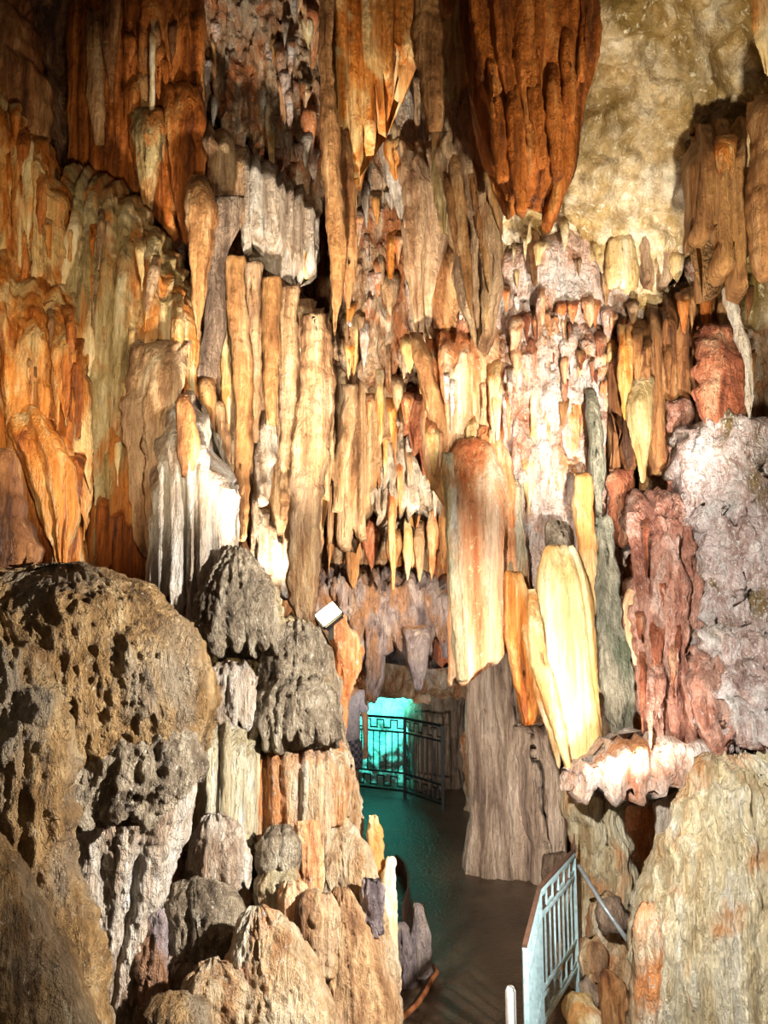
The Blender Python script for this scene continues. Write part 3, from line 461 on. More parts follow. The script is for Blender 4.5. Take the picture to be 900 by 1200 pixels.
body(BO, 'small brown rock behind the top of the near railing', 'boulder', 'grey_brown', 5.4, rows=[(1000, 640, 668), (1020, 632, 672), (1045, 634, 672)], th=.8, rough=(5, .04), cap=(.3, .1), ground=True)
BR = [([(1052, 690, 712), (1080, 688, 726), (1110, 690, 730), (1140, 694, 728)], 'mound_cream', 'sloping tan rock under the grey pipe'),
      ([(1092, 722, 740), (1115, 706, 748), (1150, 704, 750), (1190, 722, 750)], 'mound_cream', 'reddish cracked rock against the corner mound'),
      ([(1096, 684, 700), (1115, 676, 708), (1142, 684, 714)], 'tan', 'rounded stone beside the near railing'),
      ([(1128, 692, 712), (1150, 684, 718), (1178, 694, 714)], 'tan', 'small stone below the rounded stone'),
      ([(1150, 686, 700), (1165, 684, 702), (1180, 686, 700)], 'grey_brown', 'smallest grey stone in the rubble'),
      ([(1050, 700, 722), (1075, 702, 738), (1090, 706, 742)], 'grey_brown', 'flat shaded rock above the grey pipe end'),
      ([(1166, 668, 690), (1180, 664, 706), (1225, 660, 716)], 'cream', 'bright yellow cream rock at the bottom edge'),
      ([(1140, 706, 716), (1175, 702, 738), (1235, 700, 770)], 'brown', 'shaded dark brown wedge of rock at the bottom edge')]
for k, (r, m, s) in enumerate(BR):
    body(BO, s, 'boulder', m, 4.98-.05*k, rows=r, th=1, rough=(5, .07), fine=.006, cap=(.35, .3), n=3.2, edge=.1)
body(MO, 'shaded brown rubble slope between the pale blue railing and the corner mound', 'flowstone', 'tan', 5.25, rows=[(1035, 690, 730), (1070, 672, 748), (1130, 660, 755), (1240, 640, 765)], th=.35, rough=(6, .07), drip=.04, ground=True, cap=(.2, 0))
# ------------------------------------------------------------ lower left
body(BO, 'round dark brown boulder touching the left edge above the mounds', 'boulder', 'brown', 3.3, rows=[(526, -40, 16), (545, -60, 34), (590, -70, 45), (640, -70, 44), (700, -70, 40)], th=.8, rough=(5, .02), cap=(.1, .05))
body(MO, 'big rounded brown mound with a pitted grey flank, left', 'flowstone', 'mound_brown', 3.2, rows=[(655, 40, 84), (672, -30, 160), (700, -90, 202), (745, -120, 232), (800, -130, 246), (850, -130, 240), (890, -120, 222)], th=.62, rough=(4, .035), drip=.012, lump=.03, fine=.016, fl=(9, .008), fringe=34, n=2.1, cap=(.2, .1), edge=.015)
body(MO, 'pitted grey cap with a dripping rim under the big brown mound', 'flowstone', 'grey', 3.1, rows=[(836, 70, 190), (862, 30, 226), (905, 0, 237), (935, -10, 214), (956, -10, 180)], th=.6, rough=(6, .035), drip=.015, fine=.02, fl=(9, .012), fringe=34, cap=(.2, .1), edge=.02)
body(MO, 'long grey ribbed slope below the pitted grey cap', 'flowstone', 'white_rough', 3.4, rows=[(900, -20, 238), (960, -20, 226), (1030, 0, 202), (1100, 20, 176), (1250, 20, 150)], th=.5, fl=(10, .025), rough=(6, .03), fine=.012, ground=True, edge=.03)
body(MO, 'golden brown dripping flowstone bulge at the left edge', 'flowstone', 'mound_brown', 2.5, rows=[(722, -90, 10), (760, -140, 46), (820, -160, 70), (900, -170, 82), (960, -170, 72), (1040, -160, 84), (1150, -160, 112), (1300, -160, 130)], th=.5, rough=(5, .03), drip=.03, fine=.01, fl=(6, .02), terr=(.36, .04), ground=True, edge=.02)
body(MO, 'shadowed smooth brown slope in the bottom left corner', 'flowstone', 'mound_brown', 2.0, rows=[(965, -190, -30), (1000, -200, 14), (1060, -200, 44), (1130, -200, 76), (1210, -200, 106), (1320, -200, 130)], th=.5, rough=(5, .012), drip=.012, ground=True, edge=.02, streak=.002)
body(MO, 'grey cone shaped mound with a scalloped rim left of the lamp', 'flowstone', 'grey', 4.2, rows=[(642, 268, 286), (665, 250, 308), (700, 233, 330), (735, 228, 338), (762, 234, 334)], th=.75, rough=(7, .02), fl=(13, .012), fringe=24, fine=.014, cap=(.2, .05), edge=.03)
body(MO, 'broad shaggy grey terrace under the cone shaped mound', 'flowstone', 'grey', 4.95, cols=[(220, 770, 1000), (240, 750, 1100), (290, 745, 1250), (340, 722, 1250), (376, 736, 1250), (392, 780, 1220), (400, 850, 1150)], thm=.5, rough=(6, .04), drip=.02, fine=.014, fl=(7, .02), ground=True)
body(DR, 'striped cream and orange flowstone curtain below the grey terrace', 'drapery', 'mound_cream', 4.3, cols=[(280, 850, 985), (300, 852, 990), (330, 848, 1000), (370, 845, 1010), (398, 860, 960), (410, 890, 950)], thm=.22, fl=(14, .035), fringe=26, rough=(6, .02), back=.3)
body(DR, 'pale greenish cream curtain with orange slots beside the big mound', 'drapery', 'lime', 4.0, cols=[(222, 850, 960), (240, 830, 975), (262, 825, 985), (285, 830, 990), (302, 850, 985)], thm=.2, fl=(11, .045), fringe=24, rough=(6, .02), back=.3)
body(MO, 'grey white ribbed curtain at the bottom edge, right of the grey slope', 'flowstone', 'white_rough', 3.5, rows=[(1090, 170, 290), (1150, 120, 292), (1250, 100, 300)], th=.5, fl=(10, .03), rough=(6, .03), fine=.012, ground=True, edge=.05)
for k, (r, m, s, D, fg) in enumerate([
      ([(958, 240, 262), (975, 226, 284), (1005, 220, 294), (1040, 222, 292)], 'white_rough', 'bright domed cap standing just below the pale greenish curtain', 3.75, 22),
      ([(1000, 225, 290), (1060, 222, 292), (1130, 222, 292)], 'mound_cream', 'short fluted trunk under the bright domed cap', 3.9, 0),
      ([(1032, 206, 250), (1052, 192, 282), (1085, 190, 292), (1118, 192, 288)], 'grey', 'wide pitted grey cap, lower one of the left cascade', 3.5, 26),
      ([(1058, 176, 192), (1080, 166, 198), (1140, 162, 200), (1230, 158, 202)], 'lilac_grey', 'bluish grey rib leaning against the wide pitted cap', 3.35, 0),
      ([(1125, 236, 262), (1145, 222, 290), (1180, 214, 296), (1230, 214, 296)], 'mound_cream', 'small yellow cream knob at the bottom edge', 3.2, 10),
      ([(1168, 182, 222), (1180, 170, 246), (1230, 160, 252)], 'mound_brown', 'smooth brown rounded top at the bottom edge', 2.9, 0),
      ([(1062, 292, 312), (1078, 278, 332), (1110, 264, 356), (1150, 254, 376), (1240, 244, 402)], 'mound_cream', 'smooth pale sloping mound at the bottom centre left', 3.3, 0),
      ([(968, 316, 342), (985, 304, 352), (1010, 300, 354), (1030, 304, 350)], 'grey', 'upper grey layered lobe beside the orange ribbon', 3.85, 16),
      ([(1015, 306, 346), (1035, 298, 354), (1062, 300, 350), (1078, 306, 342)], 'lime', 'lower pale layered lobe beside the orange ribbon', 3.8, 18),
      ([(962, 342, 372), (1000, 346, 380), (1040, 352, 378), (1062, 356, 370)], 'peach', 'orange ribbon of flowstone above the tan lobes', 3.95, 10),
      ([(1032, 334, 352), (1050, 324, 366), (1080, 326, 368), (1102, 332, 356)], 'peach', 'rosy drooping lobe of the lower left cascade', 3.7, 20),
      ([(1045, 358, 388), (1070, 350, 396), (1110, 352, 394), (1150, 360, 388)], 'tan', 'tan drooping lobe next to the rosy one', 3.65, 16),
      ([(955, 380, 405), (975, 374, 428), (1030, 372, 446), (1100, 376, 464), (1180, 380, 470)], 'mound_cream', 'cream stepped flowstone beside the walkway', 4.2, 0),
      ([(955, 432, 440), (975, 428, 448), (1010, 430, 452), (1040, 434, 458)], 'cream', 'pointed yellow tooth at the rim of the stepped flowstone', 4.35, 0),
      ([(1004, 454, 461), (1030, 446, 465), (1060, 440, 466), (1100, 436, 466)], 'cream', 'second pointed tooth next to the black gap', 4.3, 0),
      ([(1028, 426, 444), (1045, 420, 450), (1075, 422, 450), (1095, 430, 446)], 'lilac_grey', 'small greyish knob on the stepped flowstone', 4.0, 8),
      ([(1040, 392, 408), (1075, 380, 428), (1110, 372, 444), (1150, 362, 462), (1230, 350, 470)], 'tan', 'brown smooth slope running down to the walkway', 3.95, 0)]):
    body(MO, s, 'flowstone', m, D, rows=r, th=.75, rough=(5, .02), fl=(9, .014) if fg else (5, .006), fine=.01, drip=.006, cap=(.3, .06 if fg else .02), ground=not fg, fringe=fg, edge=.05)
body('stalagmite', 'upright pinkish stalagmite at the edge of the walkway', 'stalagmite', 'lilac_grey', 5.3, rows=[(1058, 484, 494), (1072, 480, 500), (1100, 478, 503), (1140, 480, 506)], th=.9, rough=(6, .03), cap=(.15, .02), ground=True)
body(BO, 'low rounded stone at the foot of the pinkish stalagmite', 'boulder', 'lilac_grey', 5.2, rows=[(1085, 462, 480), (1110, 456, 486), (1150, 452, 490)], th=.8, rough=(6, .03), cap=(.2, .02), ground=True)
body('flowstone_mound', 'rough orange pedestal rock carrying the lit lamp', 'flowstone', 'peach', 4.9, rows=[(716, 386, 400), (728, 380, 408), (750, 388, 424), (795, 392, 425), (814, 390, 408), (850, 386, 404), (900, 382, 406), (950, 380, 420)], th=.8, rough=(9, .03), fine=.01, drip=.02, cap=(.08, .02), ground=True, edge=.02)
body(DR, 'orange ribbed flowstone flank below the lamp pedestal', 'drapery', 'mound_cream', 4.5, cols=[(372, 850, 1040), (390, 830, 1060), (402, 890, 1050), (412, 900, 1000), (420, 950, 985)], thm=.2, fl=(9, .04), rough=(7, .03), drip=.03, ground=True)

for k, (r, m, s, D) in enumerate([
      ([(728, 330, 362), (748, 312, 380), (785, 300, 384), (812, 302, 372)], 'grey', 'shaggy grey cap just below the thick wrinkled column', 4.25),
      ([(790, 322, 372), (812, 298, 394), (845, 288, 402), (866, 292, 398)], 'grey', 'wide pitted cap above the orange striped curtain', 4.15),
      ([(775, 250, 290), (795, 238, 306), (830, 232, 306), (856, 236, 300)], 'white_rough', 'whitish cap between the big mound and the wide pitted cap', 4.05)]):
    body(MO, s, 'flowstone', m, D, rows=r, th=.75, rough=(6, .02), fl=(13, .014), fine=.014, fringe=28, drip=.006, cap=(.3, .06), edge=.04)
# ------------------------------------------------------------ fields of small stalactites
def field(n, box, D, wr, hr, mats, label, group, sd, test=None):
    R = random.Random(sd); k = 0; tries = 0
    while k < n and tries < n*20:
        tries += 1
        x = R.uniform(box[0], box[2]); y = R.uniform(box[1], box[3])
        if test and not test(x, y): continue
        w = R.uniform(*wr)*R.uniform(.6, 1.15); h = R.uniform(*hr)*(.5+.5*w/wr[1])*R.uniform(.7, 1.3); d = D(x, y) if callable(D) else D; s = R.uniform(-4, 4)
        kd = R.random()
        if kd < .6: rr = [(y, x-w*1.1, x+w*1.1), (y+h*.3, x-w*.8+s*.3, x+w*.75+s*.3), (y+h*.75, x-w*.4+s*.7, x+w*.38+s*.7), (y+h, x-w*.06+s, x+w*.06+s)]
        elif kd < .85: rr = [(y, x-w*.6, x+w*.6), (y+h*.5, x-w*.5+s*.5, x+w*.45+s*.5), (y+h*1.2, x-w*.35+s, x+w*.3+s), (y+h*1.3, x-w*.08+s, x+w*.08+s)]
        else: rr = [(y, x-w*1.5, x+w*1.3), (y+h*.4, x-w*1.3, x+w*1.1), (y+h*.8, x-w*.7, x+w*.5), (y+h, x-w*.1, x+w*.1)]
        body(ST, label, 'stalactite', R.choice(mats), d, rows=rr, th=R.uniform(.7, 1.1), fl=(14, .012), rough=(9, .012), group=group, res=2.5, cap=(.02, .04), back=.22); k += 1
field(80, (236, -10, 376, 195), lambda x, y: 6.9+.35*math.sin(x*.05), (4, 10), (26, 70), ['white_rough', 'wall_pale', 'pinkwhite', 'pinkwhite', 'peach', 'cream'],
      'short stalactite on the crowded pale wall above the upper shelf', 'crowded stalactites above the upper shelf', 1, lambda x, y: y < 110+(x-236)*.75)
field(64, (405, 150, 520, 470), lambda x, y: 6.7, (4, 10), (26, 75), ['white_rough', 'pinkwhite', 'peach', 'tan', 'pinkwhite', 'orange', 'cream'],
      'short stalactite in the cleft right of the very long orange tipped one', 'stalactites in the central cleft', 2)
field(22, (388, 20, 500, 170), lambda x, y: 5.9, (4, 9), (30, 80), ['orange', 'tan', 'white_rough', 'brown'],
      'narrow stalactite at the top between the long stalactite and the round pipe', 'narrow stalactites at the top centre', 3)
field(46, (560, 330, 745, 470), lambda x, y: 5.35, (3, 8), (20, 60), ['pinkwhite', 'rust', 'peach', 'tan', 'pinkflow'],
      'little stalactite in the fringe where ceiling meets the bright wall', 'fringe over the bright wall', 4, lambda x, y: y < 350+abs(x-600)*.6+60)
field(30, (600, 220, 830, 345), lambda x, y: 5.55-.0*y, (2, 6), (12, 40), ['cream', 'tan', 'ceiling_rock', 'ochre'],
      'tiny drip stalactite scattered under the pale ceiling', 'tiny drips under the ceiling', 5)
field(26, (745, 330, 890, 440), lambda x, y: 5.0, (4, 9), (30, 80), ['brown', 'deep_orange', 'brown', 'ochre'],
      'brown stalactite in the dark hollow at the upper right', 'brown stalactites in the dark hollow', 6)
field(16, (655, 400, 745, 470), lambda x, y: 5.25, (3, 7), (20, 46), ['rust', 'peach', 'ochre'],
      'small rusty stalactite above the grey green one', 'rusty stalactites above the grey green one', 7)
field(20, (405, 540, 520, 640), lambda x, y: 7.75, (4, 8), (20, 50), ['peach', 'tan', 'white_rough', 'ochre'],
      'small stalactite around the shaggy off-white boss', 'small stalactites on the back wall', 8)
field(22, (72, 240, 222, 540), lambda x, y: 4.62, (3, 7), (60, 170), ['olive', 'cream', 'orange', 'tan', 'olive'],
      'narrow rib running down the olive cream cascade', 'ribs on the olive cream cascade', 11, lambda x, y: y > 225+max(0, x-140)*1.0 and y < 560-max(0, 100-x))
field(14, (105, 0, 232, 190), lambda x, y: 5.42, (4, 9), (60, 130), ['deep_orange', 'ochre', 'brown'],
      'dark orange rib on the folded top left curtain', 'ribs on the folded curtain', 12)
field(12, (2, 110, 70, 270), lambda x, y: 4.48, (4, 9), (60, 120), ['orange', 'ochre', 'deep_orange'],
      'orange rib on the cream striped drapery at the left edge', 'ribs on the left edge drapery', 13, lambda x, y: y > 100+x*1.2)
field(14, (0, 300, 92, 520), lambda x, y: 4.1, (5, 12), (80, 150), ['orange', 'deep_orange', 'orange', 'ochre'],
      'bright orange rib on the lowest cascade at the left edge', 'ribs on the bright orange cascade', 14)
field(34, (565, 370, 735, 560), lambda x, y: 5.32, (4, 10), (50, 120), ['pinkwhite', 'peach', 'pinkwhite', 'cream'],
      'pinkish icicle shaped rib on the bright bumpy face', 'ribs on the bright face', 15)
field(30, (385, 420, 520, 560), lambda x, y: 7.3, (4, 10), (40, 110), ['tan', 'peach', 'pinkwhite', 'cream', 'ochre', 'pinkwhite'],
      'ribbed stalactite on the reddish part of the back wall', 'ribs of the back wall', 16)
field(14, (500, 400, 600, 500), lambda x, y: 5.1, (4, 9), (50, 120), ['cream', 'peach', 'pinkwhite', 'peach'],
      'orange cream rib above the flat pink curtain', 'ribs above the flat pink curtain', 17)
field(18, (235, 300, 390, 420), lambda x, y: 6.0, (5, 9), (90, 220), ['tan', 'cream', 'ochre'],
      'thin pipe in the gaps between the tall pipes', 'thin pipes behind the tall row', 18, lambda x, y: y > 300+max(0, (x-290)*.7))
field(14, (740, 600, 812, 780), lambda x, y: 4.52, (4, 9), (50, 110), ['rose', 'rust'],
      'rough rib on the rose coloured drapery', 'ribs on the rose drapery', 19)
field(16, (610, 235, 840, 330), lambda x, y: 5.35, (6, 13), (30, 62), ['ceiling_rock', 'tan', 'cream', 'ochre', 'pinkwhite'],
      'broad cone hanging from the pale ceiling among tiny drips', 'cones under the pale ceiling', 20)
field(24, (540, 345, 740, 400), lambda x, y: 5.4, (5, 11), (30, 70), ['pinkwhite', 'peach', 'tan', 'rust'],
      'pointed pinkish stalactite just under the pinkish white swelling', 'pointed fringe under the swelling', 21)
# ------------------------------------------------------------ lamp on the pedestal
lx = at(386, 722, 4.62)
L0 = empty('floodlight', lx, 'lit floodlight glowing white on the rough orange pedestal', 'lamp')
def box(name, c, s, mat, parent, rot=None):
    bm = bmesh.new(); bmesh.ops.create_cube(bm, size=1)
    for v in bm.verts: v.co = Vector((v.co.x*s[0], v.co.y*s[1], v.co.z*s[2]))
    bmesh.ops.bevel(bm, geom=bm.edges[:], offset=min(s)*.18, segments=2, affect='EDGES')
    me = bpy.data.meshes.new(name); bm.to_mesh(me); bm.free(); me.materials.append(MATS[mat])
    o = bpy.data.objects.new(name, me); C.objects.link(o); o.parent = parent; o.location = c
    if rot: o.rotation_euler = rot
    return o
plain('black_metal', (34, 34, 36), .5, .4); plain('lens', (255, 244, 200), .3, 0, (255, 240, 190), 14)
plain('dark_iron', (26, 30, 30), .55, .5); plain('rusty_iron', (92, 66, 52), .6, .3); plain('pale_blue_paint', (170, 200, 206), .45, .1)
plain('pipe_grey', (150, 156, 158), .4, .3); plain('cable', (150, 90, 50), .6); plain('white_paint', (232, 234, 232), .5)
plain('skin', (206, 160, 130), .6); plain('shirt', (214, 208, 226), .8, bump=.2); plain('hair', (60, 42, 30), .8)
import bmesh
from mathutils import Vector
rt = (math.radians(-28), math.radians(-38), math.radians(10))
box('housing', (0, 0, 0), (.15, .07, .11), 'black_metal', L0, rt)
from mathutils import Euler
e = Euler(rt)
vv = e.to_matrix() @ Vector((0, -.036, 0)); box('lens', vv, (.13, .006, .09), 'lens', L0, rt)
box('bracket', (.01, .02, -.08), (.03, .02, .12), 'black_metal', L0)
# ------------------------------------------------------------ railings
def meander(p, q, z0, z1, n, r):
    """key pattern between two heights along p-q"""
    segs = []; p = np.array(p, float); q = np.array(q, float)
    pt = lambda s, z: np.array([*(p+(q-p)*s)[:2], z])
    for i in range(n):
        a, b, c = i/n, (i+.5)/n, (i+1)/n
        segs += [(pt(a, z1), pt(b, z1), r), (pt(b, z1), pt(b, z0), r), (pt(b, z0), pt(c, z0), r), (pt(c, z0), pt(c, z1), r)]
    return segs
def railing_panel(root, p, q, mat, zb, zt, n, nb, r=.008):
    p = np.array(p, float); q = np.array(q, float); h = zt-zb
    pt = lambda s, z: tuple((p+(q-p)*s)[:2])+(z,)
    l = np.array(root.location)
    def B(name, segs): return bars(name, [(np.array(a)-l, np.array(b)-l, rr) for a, b, rr in segs], mat, root)
    B('top_rail', [(pt(0, zt), pt(1, zt), r*1.7)]); B('upper_rail', [(pt(0, zb+h*.80), pt(1, zb+h*.80), r*1.2)])
    B('lower_rail', [(pt(0, zb+h*.24), pt(1, zb+h*.24), r*1.2)]); B('bottom_rail', [(pt(0, zb), pt(1, zb), r*1.4)])
    B('key_pattern', meander(p, q, zb+h*.85, zb+h*.96, n, r*.9)); B('key_pattern', meander(p, q, zb+h*.05, zb+h*.18, n, r*.9))
    for i in range(1, nb): B('baluster', [(pt(i/nb, zb+h*.24), pt(i/nb, zb+h*.80), r*.8)])
    for s in (0, 1): B('post', [(pt(s, 0), pt(s, zt), r*1.7)])
a = at(396, 925, 10.6); b = at(474, 936, 10.15); c = at(519, 952, 9.45)
R1 = empty('railing', ((a[0]+b[0])/2, (a[1]+b[1])/2, 0), 'dark iron railing panel with key pattern, standing before the sea green light', 'railing')
railing_panel(R1, a, b, 'dark_iron', .08, .98, 5, 11, .009)
R2 = empty('railing', ((c[0]+b[0])/2, (c[1]+b[1])/2, 0), 'dark iron railing panel in shadow, right of the sea green light', 'railing')
railing_panel(R2, b+(c-b)*.03, c, 'dark_iron', .08, .98, 4, 8, .009)
a = at(672, 1003, 4.9); b = at(632, 1047, 4.26)
R3 = empty('railing', ((a[0]+b[0])/2, (a[1]+b[1])/2, 0), 'pale blue metal railing panel with key pattern beside the rubble', 'railing')
railing_panel(R3, b, a, 'pale_blue_paint', .22, .86, 3, 8, .0065)
tube('finial', [np.array([a[0], a[1], .84])-np.array(R3.location), np.array([a[0]+.01, a[1], .98])-np.array(R3.location)], [.016, .002], 'rusty_iron', R3, loc=np.zeros(3))
bars('handrail', [(np.array([*b[:2], .875])-np.array(R3.location), np.array([*a[:2], .875])-np.array(R3.location), .010)], 'rusty_iron', R3)
d = at(615, 1110, 3.55)
R4 = empty('railing', ((d[0]+b[0])/2, (d[1]+b[1])/2, 0), 'railing panel seen nearly edge on, nearest the camera beside the path', 'railing')
b2 = b+(d-b)*.05
railing_panel(R4, d, b2, 'pale_blue_paint', .22, .86, 4, 8, .0065)
bars('handrail', [(np.array([*d[:2], .875])-np.array(R4.location), np.array([*b2[:2], .875])-np.array(R4.location), .010)], 'rusty_iron', R4)
p = at(598, 1156, 3.9)
tube('marker_post', [(p[0], p[1], -.02), (p[0], p[1], p[2]*.5), (p[0], p[1], p[2]-.02), (p[0], p[1], p[2])], [.025, .025, .025, .015], 'white_paint', n=14)
o = bpy.data.objects['marker_post']; tag(o, 'short white post on the path at the bottom edge', 'post')
p0 = at(678, 1014, 4.75); p1 = at(706, 1060, 4.6); p2 = at(738, 1106, 4.45)
o = tube('pipe', [p0, p1, p2], .013, 'pipe_grey', n=12); tag(o, 'thin grey pipe lying diagonally over the rubble rocks', 'pipe')
pc = [at(x, y, 1) for x, y in ((508, 1132), (512, 1140), (506, 1148), (499, 1162), (488, 1178), (468, 1196), (450, 1212))]
pts = [np.array([p[0]*s, s, .025]) for p in pc for s in [(2.3-.025)/(2.3-p[2])]]
o = tube('cable', pts, .016, 'cable', n=8); tag(o, 'brown cable curving along the left edge of the walkway', 'cable')
# metal edging by the black gap
pc = [(466, 1020), (476, 1030), (480, 1045), (480, 1062), (474, 1082)]
V = []; F = []
for i, (x, y) in enumerate(pc):
    q = at(x, y, 1); s = 2.3/(2.3-q[2])
    for dx, z in ((0, 0), (0, .14), (-.02, .14), (-.02, 0)): V.append((q[0]*s+dx, s, z))
for i in range(len(pc)-1):
    for k in range(4): F.append([i*4+k, i*4+(k+1) % 4, i*4+4+(k+1) % 4, i*4+4+k])
F += [[0, 1, 2, 3], [19, 18, 17, 16]]
o = mesh_obj('metal_edging', V, F, 'rusty_iron', smooth=False); tag(o, 'dark bent metal edging strip between walkway and stepped flowstone', 'edging')
# ------------------------------------------------------------ visitor
pp = at(404, 900, 9.1); PX0, PY0 = pp[0], 9.1
H = empty('person', (PX0, PY0, 0), 'person in a pale lilac shirt and grey checked shorts standing by the far railing', 'person')
def skin(name, verts, edges, radii, mat, parent, root=0, sub=2):
    me = bpy.data.meshes.new(name); me.from_pydata([Vector(v) for v in verts], edges, []); me.materials.append(MATS[mat])
    o = bpy.data.objects.new(name, me); C.objects.link(o); o.parent = parent
    m = o.modifiers.new('skin', 'SKIN'); m.use_smooth_shade = True
    for i, r in enumerate(radii):
        r = r if isinstance(r, tuple) else (r, r); me.skin_vertices[0].data[i].radius = r
    me.skin_vertices[0].data[root].use_root = True
    s = o.modifiers.new('sub', 'SUBSURF'); s.levels = sub; s.render_levels = sub
    return o
v = [(0, 0, .95), (0, 0, 1.12), (0, .01, 1.32), (0, .01, 1.43), (0, 0, 1.50), (0, -.01, 1.58), (0, -.01, 1.70)]
r = [(.15, .11), (.14, .1), (.17, .11), (.1, .08), (.055, .055), (.075, .09), (.07, .085)]
ed = [(i, i+1) for i in range(6)]
for s in (-1, 1):
    k = len(v)
    v += [(s*.17, .01, 1.39), (s*.23, .02, 1.12), (s*.24, -.05, .88), (s*.24, -.08, .80)]; r += [.055, .042, .03, .026]
    ed += [(3, k), (k, k+1), (k+1, k+2), (k+2, k+3)]
    for f, (dx, dy, ln) in enumerate([(-.02, -.015, .09), (-.007, -.005, .1), (.007, .004, .095), (.02, .012, .08)]):
        j = len(v); v += [(s*(.24+dx*.6), -.085+dy, .77), (s*(.24+dx), -.09+dy, .77-ln*.5), (s*(.235+dx), -.1+dy, .77-ln)]; r += [.011, .009, .008]
        ed += [(k+3, j), (j, j+1), (j+1, j+2)]
    j = len(v); v += [(s*.215, -.11, .79), (s*.21, -.125, .76)]; r += [.011, .009]; ed += [(k+3, j), (j, j+1)]
    k = len(v)
    v += [(s*.1, 0, .86), (s*.11, -.01, .50), (s*.11, .03, .10), (s*.11, .02, .05), (s*.115, -.13, .03)]; r += [.09, .06, .04, .04, .03]
    ed += [(0, k), (k, k+1), (k+1, k+2), (k+2, k+3), (k+3, k+4)]
hb = skin('body', v, ed, r, 'skin', H)
def shell(name, rings, mat, parent, n=24):
    V = []; F = []
    for (cx, cy, z, rx, ry) in rings:
        for k in range(n):
            a = 2*math.pi*k/n; V.append((cx+rx*math.cos(a), cy+ry*math.sin(a), z))
    for i in range(len(rings)-1):
        for k in range(n): F.append([i*n+k, i*n+(k+1) % n, (i+1)*n+(k+1) % n, (i+1)*n+k])
    return mesh_obj(name, V, F, mat, parent)
sv = [(0, 0, .80), (0, 0, 1.0), (0, .01, 1.2), (0, .01, 1.36), (0, .01, 1.45)]
sr = [(.205, .15), (.185, .14), (.19, .14), (.17, .125), (.085, .08)]
se = [(0, 1), (1, 2), (2, 3), (3, 4)]
for s in (-1, 1):
    k = len(sv); sv += [(s*.18, .01, 1.38), (s*.215, .018, 1.24), (s*.228, .02, 1.17)]; sr += [.078, .07, .068]; se += [(3, k), (k, k+1), (k+1, k+2)]
skin('shirt', sv, se, sr, 'shirt', H)
m = plain('checked_cloth', (120, 118, 130), .85)
nt = m.node_tree; ck = nt.nodes.new('ShaderNodeTexChecker'); ck.inputs['Scale'].default_value = 26; ck.inputs['Color1'].default_value = lin((150, 148, 162)); ck.inputs['Color2'].default_value = lin((84, 82, 100))
tc = nt.nodes.new('ShaderNodeTexCoord'); nt.links.new(tc.outputs['Object'], ck.inputs['Vector']); nt.links.new(ck.outputs[0], nt.nodes['Principled BSDF'].inputs['Base Color'])
skin('shorts', [(0, 0, .95), (0, 0, .86), (-.1, 0, .78), (-.115, 0, .52), (.1, 0, .78), (.115, 0, .52)], [(0, 1), (1, 2), (2, 3), (1, 4), (4, 5)], [(.17, .13), (.18, .14), .115, .105, .115, .105], 'checked_cloth', H)
hr = mesh_obj('hair', *(lambda: ((lambda V, F: (V, F))(
    [(0+.093*math.cos(a)*math.sin(t), .012+.108*math.sin(a)*math.sin(t), 1.665+.11*math.cos(t)) for t in np.linspace(0.05, 1.75, 9) for a in np.linspace(0, 2*math.pi, 21)[:-1]],
    [[i*20+k, i*20+(k+1) % 20, (i+1)*20+(k+1) % 20, (i+1)*20+k] for i in range(8) for k in range(20)])))(), 'hair', H)
# ------------------------------------------------------------ camera, lamps, world
cam = bpy.data.cameras.new('camera'); co = bpy.data.objects.new('camera', cam); C.objects.link(co)
cam.sensor_fit = 'VERTICAL'; cam.sensor_height = 24; cam.lens = FPX*24/1200
cam.clip_start = .05
co.location = (0, 0, CAMZ); co.rotation_euler = (math.pi/2+PITCH, 0, 0)
bpy.context.scene.camera = co
def lamp(loc, power, col, target=None, angle=100, r=.06, blend=.8):
    l = bpy.data.lights.new('floodlight', 'SPOT' if target is not None else 'POINT')  # every lamp shares this name, unseen ones added for brightness too
    l.energy = power; l.color = col; l.shadow_soft_size = r
    o = bpy.data.objects.new('floodlight', l); C.objects.link(o); o.location = loc
    if target is not None:
        from mathutils import Vector
        l.spot_size = math.radians(angle); l.spot_blend = blend
        o.rotation_euler = (Vector(target)-Vector(loc)).to_track_quat('-Z', 'Y').to_euler()
    return o
WARM = (1, .86, .66); NEUT = (1, .95, .88); CYAN = (.1, 1, .85)
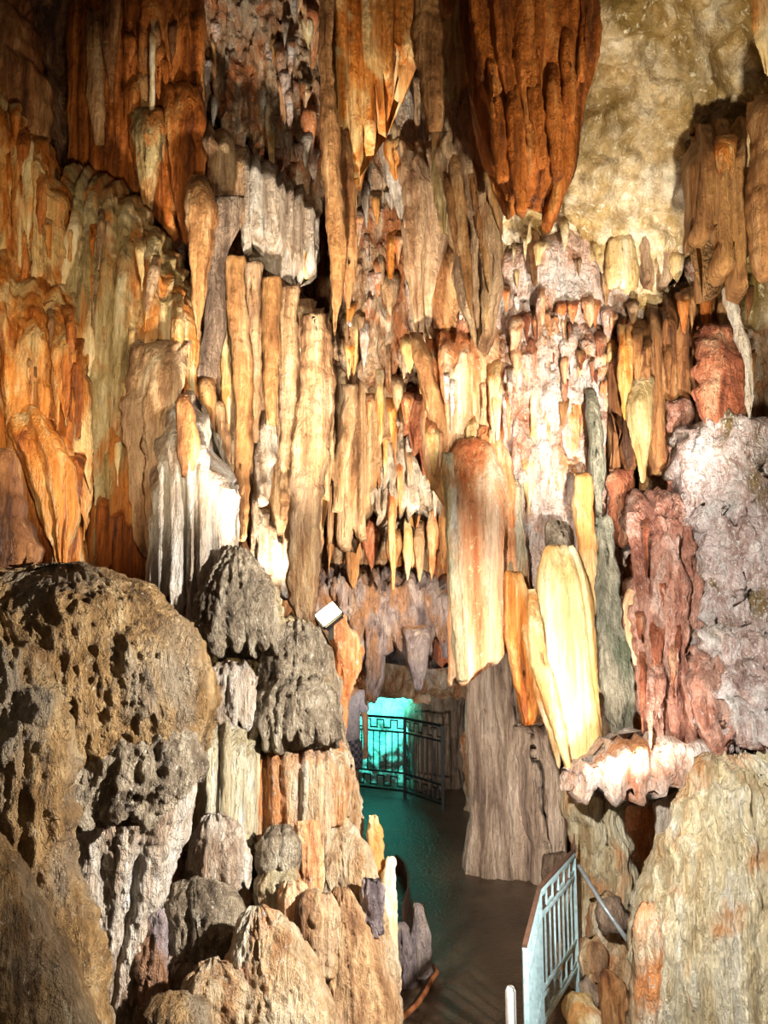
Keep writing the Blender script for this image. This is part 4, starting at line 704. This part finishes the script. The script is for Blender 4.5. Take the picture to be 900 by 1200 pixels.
# floodlight on the ledge of the right wall, shining up
lamp(at(735, 925, 4.3), 36, (1, .92, .84), at(640, 350, 5.2), 160, .05)
# floodlight across the walkway lighting the left mound
lamp((2.0, 2.3, 2.5), 760, NEUT, at(300, 920, 3.9), 84, .06)
# lamp from the left lighting the right mound and the coral
lamp((-.4, .8, 3.0), 860, NEUT, at(850, 860, 4.4), 56, .06)
# warm lamp in the left recess below the tall curtains
lamp((-.6, 1.6, 2.9), 230, (1, .84, .58), at(130, 390, 4.8), 56, .08)
# unseen lamps added to brighten the high part and the ceiling
lamp((-.35, 3.0, 2.0), 1250, (1, .9, .76), at(370, 240, 7), 50, .08)
lamp((1.2, 2.3, 2.7), 300, (1, .9, .7), at(700, 230, 5), 84, .06)
# unseen lamp added on the right to brighten the bumpy face
lamp((1.15, 2.8, 2.1), 520, (1, .94, .88), at(672, 430, 5.5), 46, .05)
# unseen lamps added to brighten the back wall, one behind the flat pink curtain
lamp(at(560, 700, 5.7), 520, WARM, at(440, 560, 8), 120, .06)
lamp(at(330, 690, 5.6), 90, WARM, at(350, 400, 6), 140, .06)
# sea green light in the far chamber
lamp(at(452, 770, 10.4), 420, CYAN, at(450, 850, 11.7), 84, .1)
# unseen lamp added behind the stepped flowstone to brighten columns by the walkway
lamp(at(438, 1000, 4.9), 260, NEUT, at(585, 880, 7.4), 62, .05)
# unseen lamp added above the gate opening to brighten the visitor
lamp(at(450, 715, 8.1), 110, NEUT, at(412, 850, 9.1), 30, .05)
# glow of the lit floodlight on its pedestal
lamp(at(380, 716, 4.45), 5, (1, .8, .35), r=.04)
w = bpy.data.worlds.new('world'); bpy.context.scene.world = w; w.use_nodes = True
w.node_tree.nodes['Background'].inputs[0].default_value = (1, .8, .6, 1); w.node_tree.nodes['Background'].inputs[1].default_value = .08
sc = bpy.context.scene
sc.view_settings.view_transform = 'Standard'; sc.view_settings.look = 'None'; sc.view_settings.gamma = 1
sc.view_settings.use_curve_mapping = False; sc.view_settings.exposure = 0.85
